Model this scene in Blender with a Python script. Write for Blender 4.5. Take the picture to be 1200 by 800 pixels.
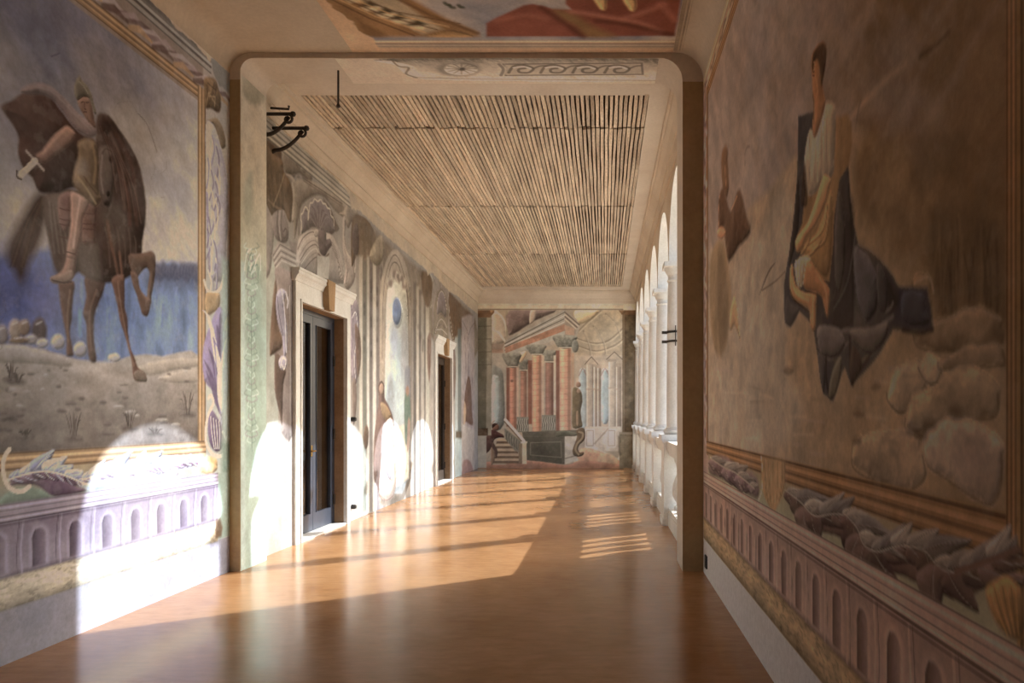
import bpy, bmesh, math, random
import numpy as np
from mathutils import Vector, Matrix
random.seed(7)
RNG = np.random.default_rng(11)
for o in list(bpy.data.objects):
    bpy.data.objects.remove(o, do_unlink=True)
SC = bpy.context.scene
COL = SC.collection

# ------------------------------------------------------------------ camera, sky, sun, exposure
F, VX, VY, EYE = 820.0, 708.0, 487.0, 1.5        # focal length and vanishing point in a 1200 x 800 frame, eye height in m
cam_d = bpy.data.cameras.new('camera')
cam_d.sensor_width = 36.0
cam_d.lens = 36.0 * F / 1200.0
cam_d.shift_x = -(VX - 600.0) / 1200.0
cam_d.shift_y = (VY - 400.0) / 1200.0
cam_d.clip_start = 0.05
cam = bpy.data.objects.new('camera', cam_d)
COL.objects.link(cam)
cam.location = (0, 0, EYE)
cam.rotation_euler = (math.pi / 2, 0, 0)
SC.camera = cam

SUN_DIR = Vector((-1.0, -0.655, -0.672)).normalized()
SKY_STRENGTH, SUN_STRENGTH = 0.28, 6.2
world = bpy.data.worlds.new('sky')
SC.world = world
world.use_nodes = True
wn = world.node_tree.nodes
wn.clear()
w_out = wn.new('ShaderNodeOutputWorld')
w_bg = wn.new('ShaderNodeBackground')
w_sky = wn.new('ShaderNodeTexSky')
w_sky.sky_type = 'NISHITA'
w_sky.sun_disc = False
w_sky.sun_elevation = math.asin(-SUN_DIR.z)
w_sky.sun_rotation = math.atan2(-SUN_DIR.x, -SUN_DIR.y)
w_sky.dust_density = 4.0
w_sky.air_density = 1.0
w_sky.ozone_density = 1.0
w_bg.inputs['Strength'].default_value = SKY_STRENGTH
world.node_tree.links.new(w_sky.outputs[0], w_bg.inputs['Color'])
world.node_tree.links.new(w_bg.outputs[0], w_out.inputs['Surface'])

sun_d = bpy.data.lights.new('sun', 'SUN')
sun_d.energy = SUN_STRENGTH
sun_d.angle = math.radians(0.6)
sun_d.color = (1.0, 0.985, 0.955)
sun = bpy.data.objects.new('sun', sun_d)
COL.objects.link(sun)
sun.location = (20, 20, 20)
sun.rotation_euler = SUN_DIR.to_track_quat('-Z', 'Y').to_euler()

SC.view_settings.view_transform = 'Standard'
SC.view_settings.look = 'None'
SC.view_settings.gamma = 1.0
SC.view_settings.use_curve_mapping = False
SC.view_settings.exposure = 0.32
SC.cycles.use_denoising = True
SC.cycles.max_bounces = 14
SC.cycles.diffuse_bounces = 10
SC.cycles.sample_clamp_indirect = 6.0

# ------------------------------------------------------------------ the measured place (metres)
XL, XR = -3.61, 0.955            # left wall, right wall of the near bay
YB = -3.0                        # wall behind the camera
YP0, YP1 = 6.75, 7.27            # the pilasters and beam between the two bays
PL, PR = -3.51, 0.757            # inner faces of the pilasters
YE = 20.0                        # end wall
ZBEAM, ZNEAR, ZPLANK = 4.95, 5.0, 5.08
XA0, XA1 = 0.90, 1.10          # arcade wall, inner and outer face
BAY, COL1 = 2.05, 9.76           # arcade rhythm
COLS = [COL1 + BAY * k for k in range(-1, 5)] + [COL1 + BAY * 5]
ZSPRING, ARAD, STILT = 3.62, 0.975, 0.0
D1 = (8.27, 9.71, 2.85)          # door openings: near edge, far edge, top
D2 = (15.0, 16.42, 2.85)

# ------------------------------------------------------------------ helpers
def lin(c):
    return tuple(((v / 255.0) / 12.92 if v <= 10.3 else (((v / 255.0) + 0.055) / 1.055) ** 2.4) for v in c)

def obj(name, me, mat=None, parent=None):
    o = bpy.data.objects.new(name, me)
    COL.objects.link(o)
    if mat is not None:
        me.materials.clear()
        me.materials.append(mat)
    if parent is not None:
        o.parent = parent
        o.matrix_parent_inverse = parent.matrix_world.inverted()
    return o

def tag(o, label=None, cat=None, group=None, kind=None):
    if label: o['label'] = label
    if cat: o['category'] = cat
    if group: o['group'] = group
    if kind: o['kind'] = kind
    return o

def empty(name, loc=(0, 0, 0)):
    o = bpy.data.objects.new(name, None)
    COL.objects.link(o)
    o.location = loc
    o.empty_display_size = 0.2
    o.matrix_world = Matrix.Translation(loc)
    return o

class MB:
    """collects simple solids, links them as one mesh object"""
    def __init__(s):
        s.bm = bmesh.new()
    def box(s, x0, x1, y0, y1, z0, z1):
        vs = [s.bm.verts.new(p) for p in ((x0,y0,z0),(x1,y0,z0),(x1,y1,z0),(x0,y1,z0),(x0,y0,z1),(x1,y0,z1),(x1,y1,z1),(x0,y1,z1))]
        for f in ((3,2,1,0),(4,5,6,7),(0,1,5,4),(1,2,6,5),(2,3,7,6),(3,0,4,7)):
            s.bm.faces.new([vs[i] for i in f])
        return s
    def prism(s, pts, a, b, axis):
        """extrude a 2-D outline along axis; x: pts=(y,z)  y: pts=(x,z)  z: pts=(x,y)"""
        def P(p, c):
            return {'x': (c, p[0], p[1]), 'y': (p[0], c, p[1]), 'z': (p[0], p[1], c)}[axis]
        A = [s.bm.verts.new(P(p, a)) for p in pts]
        B = [s.bm.verts.new(P(p, b)) for p in pts]
        n = len(pts)
        s.bm.faces.new(A); s.bm.faces.new(B[::-1])
        for i in range(n):
            s.bm.faces.new((A[i], B[i], B[(i+1) % n], A[(i+1) % n]))
        return s
    def strip(s, pts, a, b, axis):
        """open profile swept along an axis (no caps)"""
        def P(p, c):
            return {'x': (c, p[0], p[1]), 'y': (p[0], c, p[1])}[axis]
        A = [s.bm.verts.new(P(p, a)) for p in pts]
        B = [s.bm.verts.new(P(p, b)) for p in pts]
        for i in range(len(pts) - 1):
            s.bm.faces.new((A[i], B[i], B[i+1], A[i+1]))
        return s
    def lathe(s, prof, cx, cy, n=32, cap=True):
        rings = []
        for r, z in prof:
            rings.append([s.bm.verts.new((cx + r*math.cos(2*math.pi*k/n), cy + r*math.sin(2*math.pi*k/n), z)) for k in range(n)])
        for A, B in zip(rings, rings[1:]):
            for k in range(n):
                s.bm.faces.new((A[k], A[(k+1) % n], B[(k+1) % n], B[k]))
        if cap:
            s.bm.faces.new(rings[0][::-1]); s.bm.faces.new(rings[-1])
        return s
    def tube(s, path, rad, n=10):
        path = [Vector(p) for p in path]
        rads = rad if isinstance(rad, (list, tuple)) else [rad] * len(path)
        rings = []
        up = None
        for i, p in enumerate(path):
            t = (path[min(i+1, len(path)-1)] - path[max(i-1, 0)]).normalized()
            if up is None:
                up = t.orthogonal().normalized()
            u = (up - t * up.dot(t))
            u = u.normalized() if u.length > 1e-6 else t.orthogonal().normalized()
            up = u
            v = t.cross(u)
            rings.append([s.bm.verts.new(p + (u*math.cos(2*math.pi*k/n) + v*math.sin(2*math.pi*k/n)) * rads[i]) for k in range(n)])
        for A, B in zip(rings, rings[1:]):
            for k in range(n):
                s.bm.faces.new((A[k], A[(k+1) % n], B[(k+1) % n], B[k]))
        s.bm.faces.new(rings[0][::-1]); s.bm.faces.new(rings[-1])
        return s
    def bevel(s, w, seg=2):
        bmesh.ops.bevel(s.bm, geom=list(s.bm.edges), offset=w, segments=seg, affect='EDGES', profile=0.6)
        return s
    def mesh(s, name, smooth=False):
        bmesh.ops.recalc_face_normals(s.bm, faces=s.bm.faces)
        me = bpy.data.meshes.new(name)
        s.bm.to_mesh(me)
        s.bm.free()
        if smooth:
            me.polygons.foreach_set('use_smooth', [True] * len(me.polygons))
            try:
                me.set_sharp_from_angle(angle=math.radians(40))
            except Exception:
                pass
        return me
    def build(s, name, mat, parent=None, smooth=False, kind=None):
        o = obj(name, s.mesh(name, smooth), mat, parent)
        if kind: o['kind'] = kind
        return o

# ------------------------------------------------------------------ procedural materials
def mat(name, base, base2=None, scale=3.0, rough=0.8, bump=0.0, bscale=40.0, detail=6.0, stretch=(1,1,1), metal=0.0,
        spec=0.5, rand=0.0, mix=(0.35, 0.65), rough2=None, fine=0.0):
    m = bpy.data.materials.new(name)
    m.use_nodes = True
    nt = m.node_tree
    N, L = nt.nodes, nt.links
    b = N['Principled BSDF']
    b.inputs['Roughness'].default_value = rough
    b.inputs['Metallic'].default_value = metal
    b.inputs['Specular IOR Level'].default_value = spec
    tc = N.new('ShaderNodeNewGeometry')
    mp = N.new('ShaderNodeMapping')
    mp.inputs['Scale'].default_value = stretch
    L.new(tc.outputs['Position'], mp.inputs['Vector'])
    no = N.new('ShaderNodeTexNoise')
    no.inputs['Scale'].default_value = scale
    no.inputs['Detail'].default_value = detail
    no.inputs['Roughness'].default_value = 0.62
    L.new(mp.outputs[0], no.inputs['Vector'])
    cr = N.new('ShaderNodeValToRGB')
    cr.color_ramp.elements[0].position, cr.color_ramp.elements[1].position = mix
    cr.color_ramp.elements[0].color = (*base, 1)
    cr.color_ramp.elements[1].color = (*(base2 or base), 1)
    L.new(no.outputs['Fac'], cr.inputs['Fac'])
    out = cr.outputs['Color']
    if rand:
        oi = N.new('ShaderNodeObjectInfo')
        mr = N.new('ShaderNodeMapRange')
        mr.inputs['To Min'].default_value = 1.0 - rand
        mr.inputs['To Max'].default_value = 1.0 + rand
        L.new(oi.outputs['Random'], mr.inputs['Value'])
        vm = N.new('ShaderNodeVectorMath'); vm.operation = 'SCALE'
        L.new(out, vm.inputs[0]); L.new(mr.outputs[0], vm.inputs['Scale'])
        out = vm.outputs[0]
    if fine:
        n3 = N.new('ShaderNodeTexNoise')
        n3.inputs['Scale'].default_value = bscale * 0.5
        n3.inputs['Detail'].default_value = 5.0
        L.new(mp.outputs[0], n3.inputs['Vector'])
        mr = N.new('ShaderNodeMapRange')
        mr.inputs['From Min'].default_value, mr.inputs['From Max'].default_value = 0.3, 0.7
        mr.inputs['To Min'].default_value = 1.0 - fine
        mr.inputs['To Max'].default_value = 1.0 + fine
        L.new(n3.outputs['Fac'], mr.inputs['Value'])
        vm = N.new('ShaderNodeVectorMath'); vm.operation = 'SCALE'
        L.new(out, vm.inputs[0]); L.new(mr.outputs[0], vm.inputs['Scale'])
        out = vm.outputs[0]
    L.new(out, b.inputs['Base Color'])
    if rough2 is not None:
        mr = N.new('ShaderNodeMapRange')
        mr.inputs['From Min'].default_value, mr.inputs['From Max'].default_value = 0.3, 0.7
        mr.inputs['To Min'].default_value = rough
        mr.inputs['To Max'].default_value = rough2
        L.new(no.outputs['Fac'], mr.inputs['Value'])
        L.new(mr.outputs[0], b.inputs['Roughness'])
    if bump:
        n2 = N.new('ShaderNodeTexNoise')
        n2.inputs['Scale'].default_value = bscale
        n2.inputs['Detail'].default_value = 4.0
        L.new(mp.outputs[0], n2.inputs['Vector'])
        bp = N.new('ShaderNodeBump')
        bp.inputs['Strength'].default_value = bump
        bp.inputs['Distance'].default_value = 0.01
        L.new(n2.outputs['Fac'], bp.inputs['Height'])
        L.new(bp.outputs[0], b.inputs['Normal'])
    return m

M = {}
M['plaster'] = mat('warm_plaster', (0.60, 0.515, 0.405), (0.70, 0.615, 0.50), 1.3, 0.9, 0.15, 60, fine=0.05)
M['plaster_pale'] = mat('pale_plaster', (0.66, 0.59, 0.50), (0.75, 0.69, 0.60), 1.6, 0.9, 0.12, 60, fine=0.05)
M['plaster_shade'] = mat('painted_shade_plaster', (0.42, 0.32, 0.18), (0.52, 0.40, 0.23), 1.6, 0.9, 0.15, 50, fine=0.06)  # dark ochre stands for the shade on the pilaster fronts
M['stone'] = mat('pale_stone', (0.76, 0.78, 0.76), (0.87, 0.88, 0.87), 3.0, 0.75, 0.2, 70, fine=0.06)
M['stone_white'] = mat('white_door_stone', (0.70, 0.73, 0.74), (0.80, 0.84, 0.86), 5.0, 0.7, 0.1, 80, fine=0.05)
M['keystone'] = mat('keystone_painted_shade', (0.33, 0.22, 0.12), (0.42, 0.29, 0.17), 6.0, 0.8, 0.1, 60, fine=0.08)  # brown is the keystone's shade, put into its colour
M['reveal'] = mat('brown_reveal_plaster', (0.26, 0.17, 0.10), (0.35, 0.24, 0.15), 5.0, 0.85, 0.1, 60, fine=0.08)
M['iron'] = mat('black_wrought_iron', (0.018, 0.015, 0.013), (0.05, 0.038, 0.03), 18, 0.6, 0.3, 90)
M['door_metal'] = mat('blue_grey_door_metal', (0.03, 0.042, 0.068), (0.045, 0.058, 0.088), 6, 0.35, spec=0.6)
M['door_dark'] = mat('dark_brown_door_paint', (0.035, 0.028, 0.024), (0.055, 0.045, 0.04), 6, 0.4)
M['brass'] = mat('polished_brass', (0.75, 0.52, 0.18), (0.85, 0.6, 0.24), 6, 0.22, metal=1.0)
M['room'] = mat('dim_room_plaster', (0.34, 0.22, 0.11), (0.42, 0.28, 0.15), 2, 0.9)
M['lath_gap'] = mat('dark_loft_boards', (0.03, 0.018, 0.010), (0.06, 0.036, 0.02), 5, 0.95)
M['lath'] = mat('weathered_lath_wood', (0.54, 0.43, 0.32), (0.82, 0.71, 0.57), 2.2, 0.9, 0.6, 45, stretch=(9, .6, 1), rand=0.22, mix=(0.30, 0.62), fine=0.28)
M['gravel'] = mat('sunlit_gravel', (0.42, 0.38, 0.30), (0.56, 0.51, 0.42), 2.0, 0.95, 0.3, 30)
M['socket'] = mat('black_plastic', (0.012, 0.012, 0.012), (0.02, 0.02, 0.02), 4, 0.5)

def floor_material():
    m = bpy.data.materials.new('polished_terracotta_floor')
    m.use_nodes = True
    N, L = m.node_tree.nodes, m.node_tree.links
    b = N['Principled BSDF']
    g = N.new('ShaderNodeNewGeometry')
    n1 = N.new('ShaderNodeTexNoise'); n1.inputs['Scale'].default_value = 0.9; n1.inputs['Detail'].default_value = 8; n1.inputs['Roughness'].default_value = 0.65
    L.new(g.outputs['Position'], n1.inputs['Vector'])
    mp = N.new('ShaderNodeMapping'); mp.inputs['Scale'].default_value = (1.0, 3.0, 1.0)
    L.new(g.outputs['Position'], mp.inputs['Vector'])
    n2 = N.new('ShaderNodeTexNoise'); n2.inputs['Scale'].default_value = 5.0; n2.inputs['Detail'].default_value = 8; n2.inputs['Roughness'].default_value = 0.7
    L.new(mp.outputs[0], n2.inputs['Vector'])
    r1 = N.new('ShaderNodeValToRGB')
    r1.color_ramp.elements[0].position, r1.color_ramp.elements[1].position = 0.34, 0.66
    r1.color_ramp.elements[0].color = (0.37, 0.195, 0.085, 1)
    r1.color_ramp.elements[1].color = (0.50, 0.285, 0.14, 1)
    L.new(n1.outputs['Fac'], r1.inputs['Fac'])
    r2 = N.new('ShaderNodeMapRange')
    r2.inputs['From Min'].default_value, r2.inputs['From Max'].default_value = 0.3, 0.72
    r2.inputs['To Min'].default_value, r2.inputs['To Max'].default_value = 0.80, 1.16
    L.new(n2.outputs['Fac'], r2.inputs['Value'])
    vm = N.new('ShaderNodeVectorMath'); vm.operation = 'SCALE'
    L.new(r1.outputs['Color'], vm.inputs[0]); L.new(r2.outputs[0], vm.inputs['Scale'])
    L.new(vm.outputs[0], b.inputs['Base Color'])
    rr = N.new('ShaderNodeMapRange')
    rr.inputs['From Min'].default_value, rr.inputs['From Max'].default_value = 0.3, 0.7
    rr.inputs['To Min'].default_value, rr.inputs['To Max'].default_value = 0.14, 0.27
    L.new(n1.outputs['Fac'], rr.inputs['Value'])
    L.new(rr.outputs[0], b.inputs['Roughness'])
    b.inputs['Specular IOR Level'].default_value = 0.33
    mp2 = N.new('ShaderNodeMapping'); mp2.inputs['Scale'].default_value = (1.0, 2.2, 1.0)
    L.new(g.outputs['Position'], mp2.inputs['Vector'])
    n3 = N.new('ShaderNodeTexNoise'); n3.inputs['Scale'].default_value = 5.0; n3.inputs['Detail'].default_value = 5
    L.new(mp2.outputs[0], n3.inputs['Vector'])
    bp = N.new('ShaderNodeBump'); bp.inputs['Strength'].default_value = 0.03; bp.inputs['Distance'].default_value = 0.02
    L.new(n3.outputs['Fac'], bp.inputs['Height'])
    L.new(bp.outputs[0], b.inputs['Normal'])
    return m
M['floor'] = floor_material()

def glass_material():
    m = bpy.data.materials.new('door_glass')
    m.use_nodes = True
    b = m.node_tree.nodes['Principled BSDF']
    N, L = m.node_tree.nodes, m.node_tree.links
    n = N.new('ShaderNodeTexNoise'); n.inputs['Scale'].default_value = 2.0
    r = N.new('ShaderNodeValToRGB')
    r.color_ramp.elements[0].color = (0.80, 0.76, 0.70, 1); r.color_ramp.elements[1].color = (0.88, 0.86, 0.82, 1)
    L.new(n.outputs['Fac'], r.inputs['Fac']); L.new(r.outputs['Color'], b.inputs['Base Color'])
    b.inputs['Transmission Weight'].default_value = 1.0
    b.inputs['Roughness'].default_value = 0.02
    b.inputs['IOR'].default_value = 1.45
    return m
M['glass'] = glass_material()

# ------------------------------------------------------------------ the shell
def S(mb, name, m, parent=None, smooth=False):
    o = mb.build(name, m, parent, smooth)
    o['kind'] = 'structure'
    return o

fl = S(MB().box(XL - 0.3, XA1 + 0.12, YB - 0.3, YE + 0.3, -0.2, 0.0), 'floor', M['floor'])
tag(fl, 'polished orange-brown floor with glossy reflections and sun patches', 'floor')
gd = S(MB().box(XA1 + 0.12, 60, -40, 60, -0.5, -0.25), 'ground', M['gravel'])
tag(gd, 'pale sunlit gravel ground outside the arcade', 'ground')

# left wall with two door openings
w = MB()
for y0, y1, z0, z1 in ((YB - .3, D1[0], 0, 5.4), (D1[1], D2[0], 0, 5.4), (D2[1], YE + .3, 0, 5.4), (D1[0], D1[1], D1[2], 5.4), (D2[0], D2[1], D2[2], 5.4)):
    w.box(XL - 0.3, XL - 0.004, y0, y1, z0, z1)
wl = S(w, 'wall_left', M['plaster'])
tag(wl, 'long left wall of the loggia carrying the painted plaster', 'wall')
wr = S(MB().box(XR + 0.004, XR + 0.35, YB - .3, YP1, 0, 5.4), 'wall_right', M['plaster'])
tag(wr, 'solid right wall of the near bay', 'wall')
wb = S(MB().box(XL, XR, YB - .3, YB, 0, 5.4), 'wall_back', M['plaster'])
tag(wb, 'plain plaster wall behind the viewer', 'wall')
we = S(MB().box(XL - .3, XA1, YE + 0.004, YE + 0.3, 0, 5.4), 'wall_end', M['plaster'])
tag(we, 'end wall closing the loggia', 'wall')

# near-bay ceiling: flat with a cove to each side
def arc(cx, cz, r, a0, a1, n=8):
    return [(cx + r*math.cos(math.radians(a0 + (a1-a0)*k/n)), cz + r*math.sin(math.radians(a0 + (a1-a0)*k/n))) for k in range(n+1)]
RC = 0.26
cov = [(XL, ZNEAR - .20)] + arc(XL + .2, ZNEAR - .2, .2, 180, 90)[1:] + arc(XR - RC, ZNEAR - RC, RC, 90, 0) + [(XR + .3, ZNEAR - RC), (XR + .3, 5.5), (XL - .25, 5.5), (XL - .25, ZNEAR - .2)]
cn = S(MB().prism(cov, YB - .25, YP0, 'y'), 'ceiling', M['plaster'], smooth=True)
tag(cn, 'warm plaster ceiling of the near bay with curved edges', 'ceiling')

# pilasters and beam with rounded inner corners: one frame
inner = [(PL, 0)] + arc(PL + .13, ZBEAM - .13, .13, 180, 90) + arc(PR - .22, ZBEAM - .22, .22, 90, 0) + [(PR, 0)]
outline = inner + [(XA1 + .02, 0), (XA1 + .02, 5.45), (XL - .2, 5.45), (XL - .2, 0)]
tr = S(MB().prism(outline, YP0, YP1, 'y'), 'trim_1', M['plaster_pale'], smooth=True)
tag(tr, 'plaster pilasters and beam framing the far bay with rounded corners', 'pilaster frame')
# the camera-facing side of that frame has its shade painted on as dark ochre strips
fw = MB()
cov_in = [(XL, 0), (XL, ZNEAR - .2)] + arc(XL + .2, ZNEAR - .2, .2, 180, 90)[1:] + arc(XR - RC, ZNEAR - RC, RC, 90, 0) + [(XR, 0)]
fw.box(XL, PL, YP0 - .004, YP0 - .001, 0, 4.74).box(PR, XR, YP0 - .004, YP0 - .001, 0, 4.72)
S(fw, 'painted_shade_face', M['plaster_shade'], tr)

# far bay: slab over the planks, border strips and cornices
S(MB().box(XL - .25, XA1 + .1, YP1, YE + .25, ZPLANK + 0.05, 5.5), 'ceiling_2', M['lath_gap'])
bd = MB()
XP0, XP1, YQ0, YQ1 = -3.38, 0.50, 7.79, 19.35
bd.box(XL, XP0, YP1, YE, ZPLANK - .015, ZPLANK + .06)
bd.box(XP1, XA0, YP1, YE, ZPLANK - .015, ZPLANK + .06)
bd.box(XP0, XP1, YP1, YQ0, ZPLANK - .015, ZPLANK + .06)
bd.box(XP0, XP1, YQ1, YE, ZPLANK - .015, ZPLANK + .06)
S(bd, 'trim_2', M['plaster_pale'])
def cornice_profile(x, sgn, zt):
    q = [(0, -.36), (.025, -.36), (.03, -.30), (.02, -.30), (.03, -.29), (.045, -.25), (.045, -.22), (.06, -.22), (.10, -.14), (.15, -.09), (.15, -.06), (.18, -.05), (.18, 0.0), (0, 0)]
    return [(x + sgn*a, zt + b) for a, b in q]
cz = ZPLANK - .015
S(MB().prism(cornice_profile(XL - .002, 1, cz), YP1, YE, 'y'), 'trim_3', M['plaster'])
S(MB().prism([(x, z) for x, z in cornice_profile(XA0 + .002, -1, cz)], YP1, YE, 'y'), 'trim_4', M['plaster'])
S(MB().prism([(y, z) for y, z in cornice_profile(YE + .002, -1, cz)], XL, XA0, 'x'), 'trim_5', M['plaster_pale'])

for nm_, lb_ in (('trim_2', 'pale flat plaster border around the lath ceiling'), ('trim_3', 'moulded plaster cornice above the two doors, left side of far bay'),
                 ('trim_4', 'moulded plaster cornice above the open arches'), ('trim_5', 'moulded plaster cornice over the colonnade fresco on the end wall')):
    tag(bpy.data.objects[nm_], lb_, 'cornice' if nm_ != 'trim_2' else 'plaster border')
# planks: four courses of narrow laths, each a piece of its own
courses = [(YQ0, 8.67), (8.71, 11.91), (11.96, 15.43), (15.49, YQ1)]
NP = 70
pitch = (XP1 - XP0) / NP
lath_meshes = {}
for ci, (y0, y1) in enumerate(courses):
    ms = []
    for v in range(6):
        bm = bmesh.new()
        L_ = y1 - y0
        nseg = max(3, int(L_ / 0.45))
        wv = pitch * random.uniform(0.60, 0.76)
        ys = [y * L_ / nseg for y in range(nseg + 1)]
        rows = []
        for k, y in enumerate(ys):
            j = random.uniform(-.0035, .0035); a = wv/2 + random.uniform(-.004, .003); dz = random.uniform(-.004, .004)
            rows.append([bm.verts.new(p) for p in ((j-a, y, dz), (j+a, y, dz), (j+a, y, .035), (j-a, y, .035))])
        for A, B in zip(rows, rows[1:]):
            for k in range(4):
                bm.faces.new((A[k], A[(k+1) % 4], B[(k+1) % 4], B[k]))
        bm.faces.new(rows[0]); bm.faces.new(rows[-1][::-1])
        bmesh.ops.recalc_face_normals(bm, faces=bm.faces)
        me = bpy.data.meshes.new('plank'); bm.to_mesh(me); bm.free()
        me.materials.append(M['lath'])
        ms.append(me)
    for i in range(NP):
        o = bpy.data.objects.new('plank', ms[random.randrange(6)])
        COL.objects.link(o)
        o.location = (XP0 + (i + .5) * pitch, y0 + random.uniform(-.03, .02), ZPLANK - .012 + random.uniform(-.004, .006))
        o.parent = bpy.data.objects['ceiling_2']
tag(bpy.data.objects['ceiling_2'], 'dark loft boards carrying the narrow lath ceiling of the far bay', 'ceiling')

# ------------------------------------------------------------------ arcade
aw = MB(); sof = []
ZTOP = 5.3
for k in range(len(COLS) - 1):
    y0, y1 = COLS[k], COLS[k+1]
    yc = (y0 + y1) / 2
    pts = [(yc - ARAD, ZSPRING)] + [(yc - ARAD*math.cos(math.pi*t/24), ZSPRING + STILT + ARAD*math.sin(math.pi*t/24)) for t in range(25)] + [(yc + ARAD, ZSPRING)]
    out = [(y0, ZSPRING)] + pts + [(y1, ZSPRING), (y1, ZTOP), (y0, ZTOP)]
    # the two faces as quads up to the top, plus the soffit
    bm = aw.bm
    for x in (XA0, XA1):
        prev = None
        for (y, z) in [(y0, ZSPRING)] + pts + [(y1, ZSPRING)]:
            cur = (bm.verts.new((x, y, z)), bm.verts.new((x, y, ZTOP)))
            if prev and abs(prev[0].co.y - y) > 1e-5:
                bm.faces.new((prev[0], cur[0], cur[1], prev[1]))
            prev = cur
    sof.append(pts)
S(aw, 'wall_arcade', M['plaster'])
arw = bpy.data.objects['wall_arcade']
tag(arw, 'plaster wall above the row of open arches', 'wall')
for pts in sof:
    m_ = MB().strip(pts, XA0 - .002, XA1 + .002, 'x')
    o = m_.build('arch_soffit', M['stone'], arw, smooth=True)
for yy in COLS:                                                   # flat undersides resting on the capitals
    hw = BAY/2 - ARAD
    MB().box(XA0, XA1, yy - hw, yy + hw, ZSPRING - .004, ZSPRING + .004).build('impost', M['stone'], arw)
S(MB().box(XA0, XA1, YP1, COLS[0] + .05, 0, 5.3).box(.85, 1.19, YP1, COLS[0] + .215, 0, 1.15), 'wall_pier', M['plaster'])

tag(bpy.data.objects['wall_pier'], 'plain plaster pier between right pilaster and first open arch', 'pier')
XC = 1.02
def make_column(yc):
    root = empty('stone_column', (XC, yc, 0))
    p = MB()
    a = .205
    p.box(XC - a - .02, XC + a + .02, yc - a - .02, yc + a + .02, 0, .10)
    p.box(XC - a, XC + a, yc - a, yc + a, .10, 1.13)
    p.box(XC - a - .02, XC + a + .02, yc - a - .02, yc + a + .02, 1.13, 1.16)
    p.box(XC - a - .035, XC + a + .035, yc - a - .035, yc + a + .035, 1.16, 1.24)
    p.build('pedestal', M['stone'], root)
    MB().lathe([(.18, 1.24), (.18, 1.26), (.195, 1.275), (.195, 1.30), (.18, 1.315), (.165, 1.32), (.165, 1.335), (.15, 1.35)], XC, yc).build('base', M['stone'], root, smooth=True)
    MB().lathe([(.15, 1.345), (.149, 1.7), (.147, 2.2), (.141, 2.8), (.132, 3.30), (.128, 3.36)], XC, yc).build('shaft', M['stone'], root, smooth=True)
    cp = MB().lathe([(.128, 3.35), (.145, 3.37), (.145, 3.385), (.13, 3.395), (.13, 3.45), (.142, 3.46), (.165, 3.50), (.18, 3.535), (.18, 3.55)], XC, yc)
    cp.box(XC - .195, XC + .195, yc - .195, yc + .195, 3.55, ZSPRING - .004)
    cp.build('capital', M['stone'], root, smooth=True)
    return root
for k, yc in enumerate(COLS):
    if k == 0: continue                                           # a plain pier stands there, behind the right pilaster
    c = make_column(yc)
    c['group'] = 'columns of the arcade'
    c['category'] = 'column'
    c['label'] = ['pale stone column hidden close behind the right pilaster', 'nearest visible pale stone column, bound with two iron bands',
                  'second pale stone column in view, next beyond the iron-banded one', 'third pale stone column in view from the near pilaster',
                  'fourth pale stone column in view from the near pilaster', 'fifth pale stone column, last before the end wall',
                  'pale stone column standing against the end wall'][k]
    if k == 1:
        for z in (2.53, 2.66):
            b = MB().lathe([(.146, z - .015), (.158, z - .015), (.158, z + .015), (.146, z + .015)], XC, yc, cap=False)
            b.box(XC - .215, XC - .15, yc - .02, yc + .02, z - .018, z + .018)
            tag(b.build('iron_band', M['iron'], c), 'black iron clamp around the shaft')
        MB().tube([(XC - .04, yc - .165, 2.46), (XC - .04, yc - .165, 2.74)], .008).build('band_pin', M['iron'], c)

def baluster_profile():
    z0, z1 = .24, .96
    q = [(.085, 0), (.085, .05), (.06, .06), (.05, .09), (.075, .13), (.108, .20), (.112, .27), (.095, .36), (.06, .45), (.045, .50), (.055, .52), (.045, .54), (.06, .60), (.085, .66), (.088, .69), (.088, .72)]
    return [(r, z0 + z) for r, z in q]
bal_me = None
for k in range(len(COLS) - 1):
    yc = (COLS[k] + COLS[k+1]) / 2
    root = empty('balustrade', (XC, yc, 0))
    tag(root, ['stone balustrade in the first arch, partly behind the right pilaster', 'stone balustrade just beyond the iron-banded column', 'stone balustrade in the third arch from the pilaster',
               'stone balustrade in the fourth arch from the pilaster', 'stone balustrade in the fifth arch from the pilaster', 'stone balustrade in the last arch beside the end wall'][k], 'balustrade', 'balustrades of the arcade')
    h = BAY/2 - .21
    MB().box(.87, 1.19, yc - h, yc + h, 0, .18).box(.885, 1.175, yc - h, yc + h, .18, .24).build('plinth', M['stone'], root)
    MB().box(.885, 1.175, yc - h, yc + h, .96, 1.02).box(.86, 1.20, yc - h, yc + h, 1.02, 1.15).build('rail', M['stone'], root)
    if bal_me is None:
        bal_me = MB().lathe(baluster_profile(), 0, 0, 16).mesh('baluster', True)
        bal_me.materials.append(M['stone'])
    for j in range(5):
        o = bpy.data.objects.new('baluster', bal_me)
        COL.objects.link(o)
        o.parent = root
        o.location = (0, (j - 2) * .31, 0)

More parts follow.
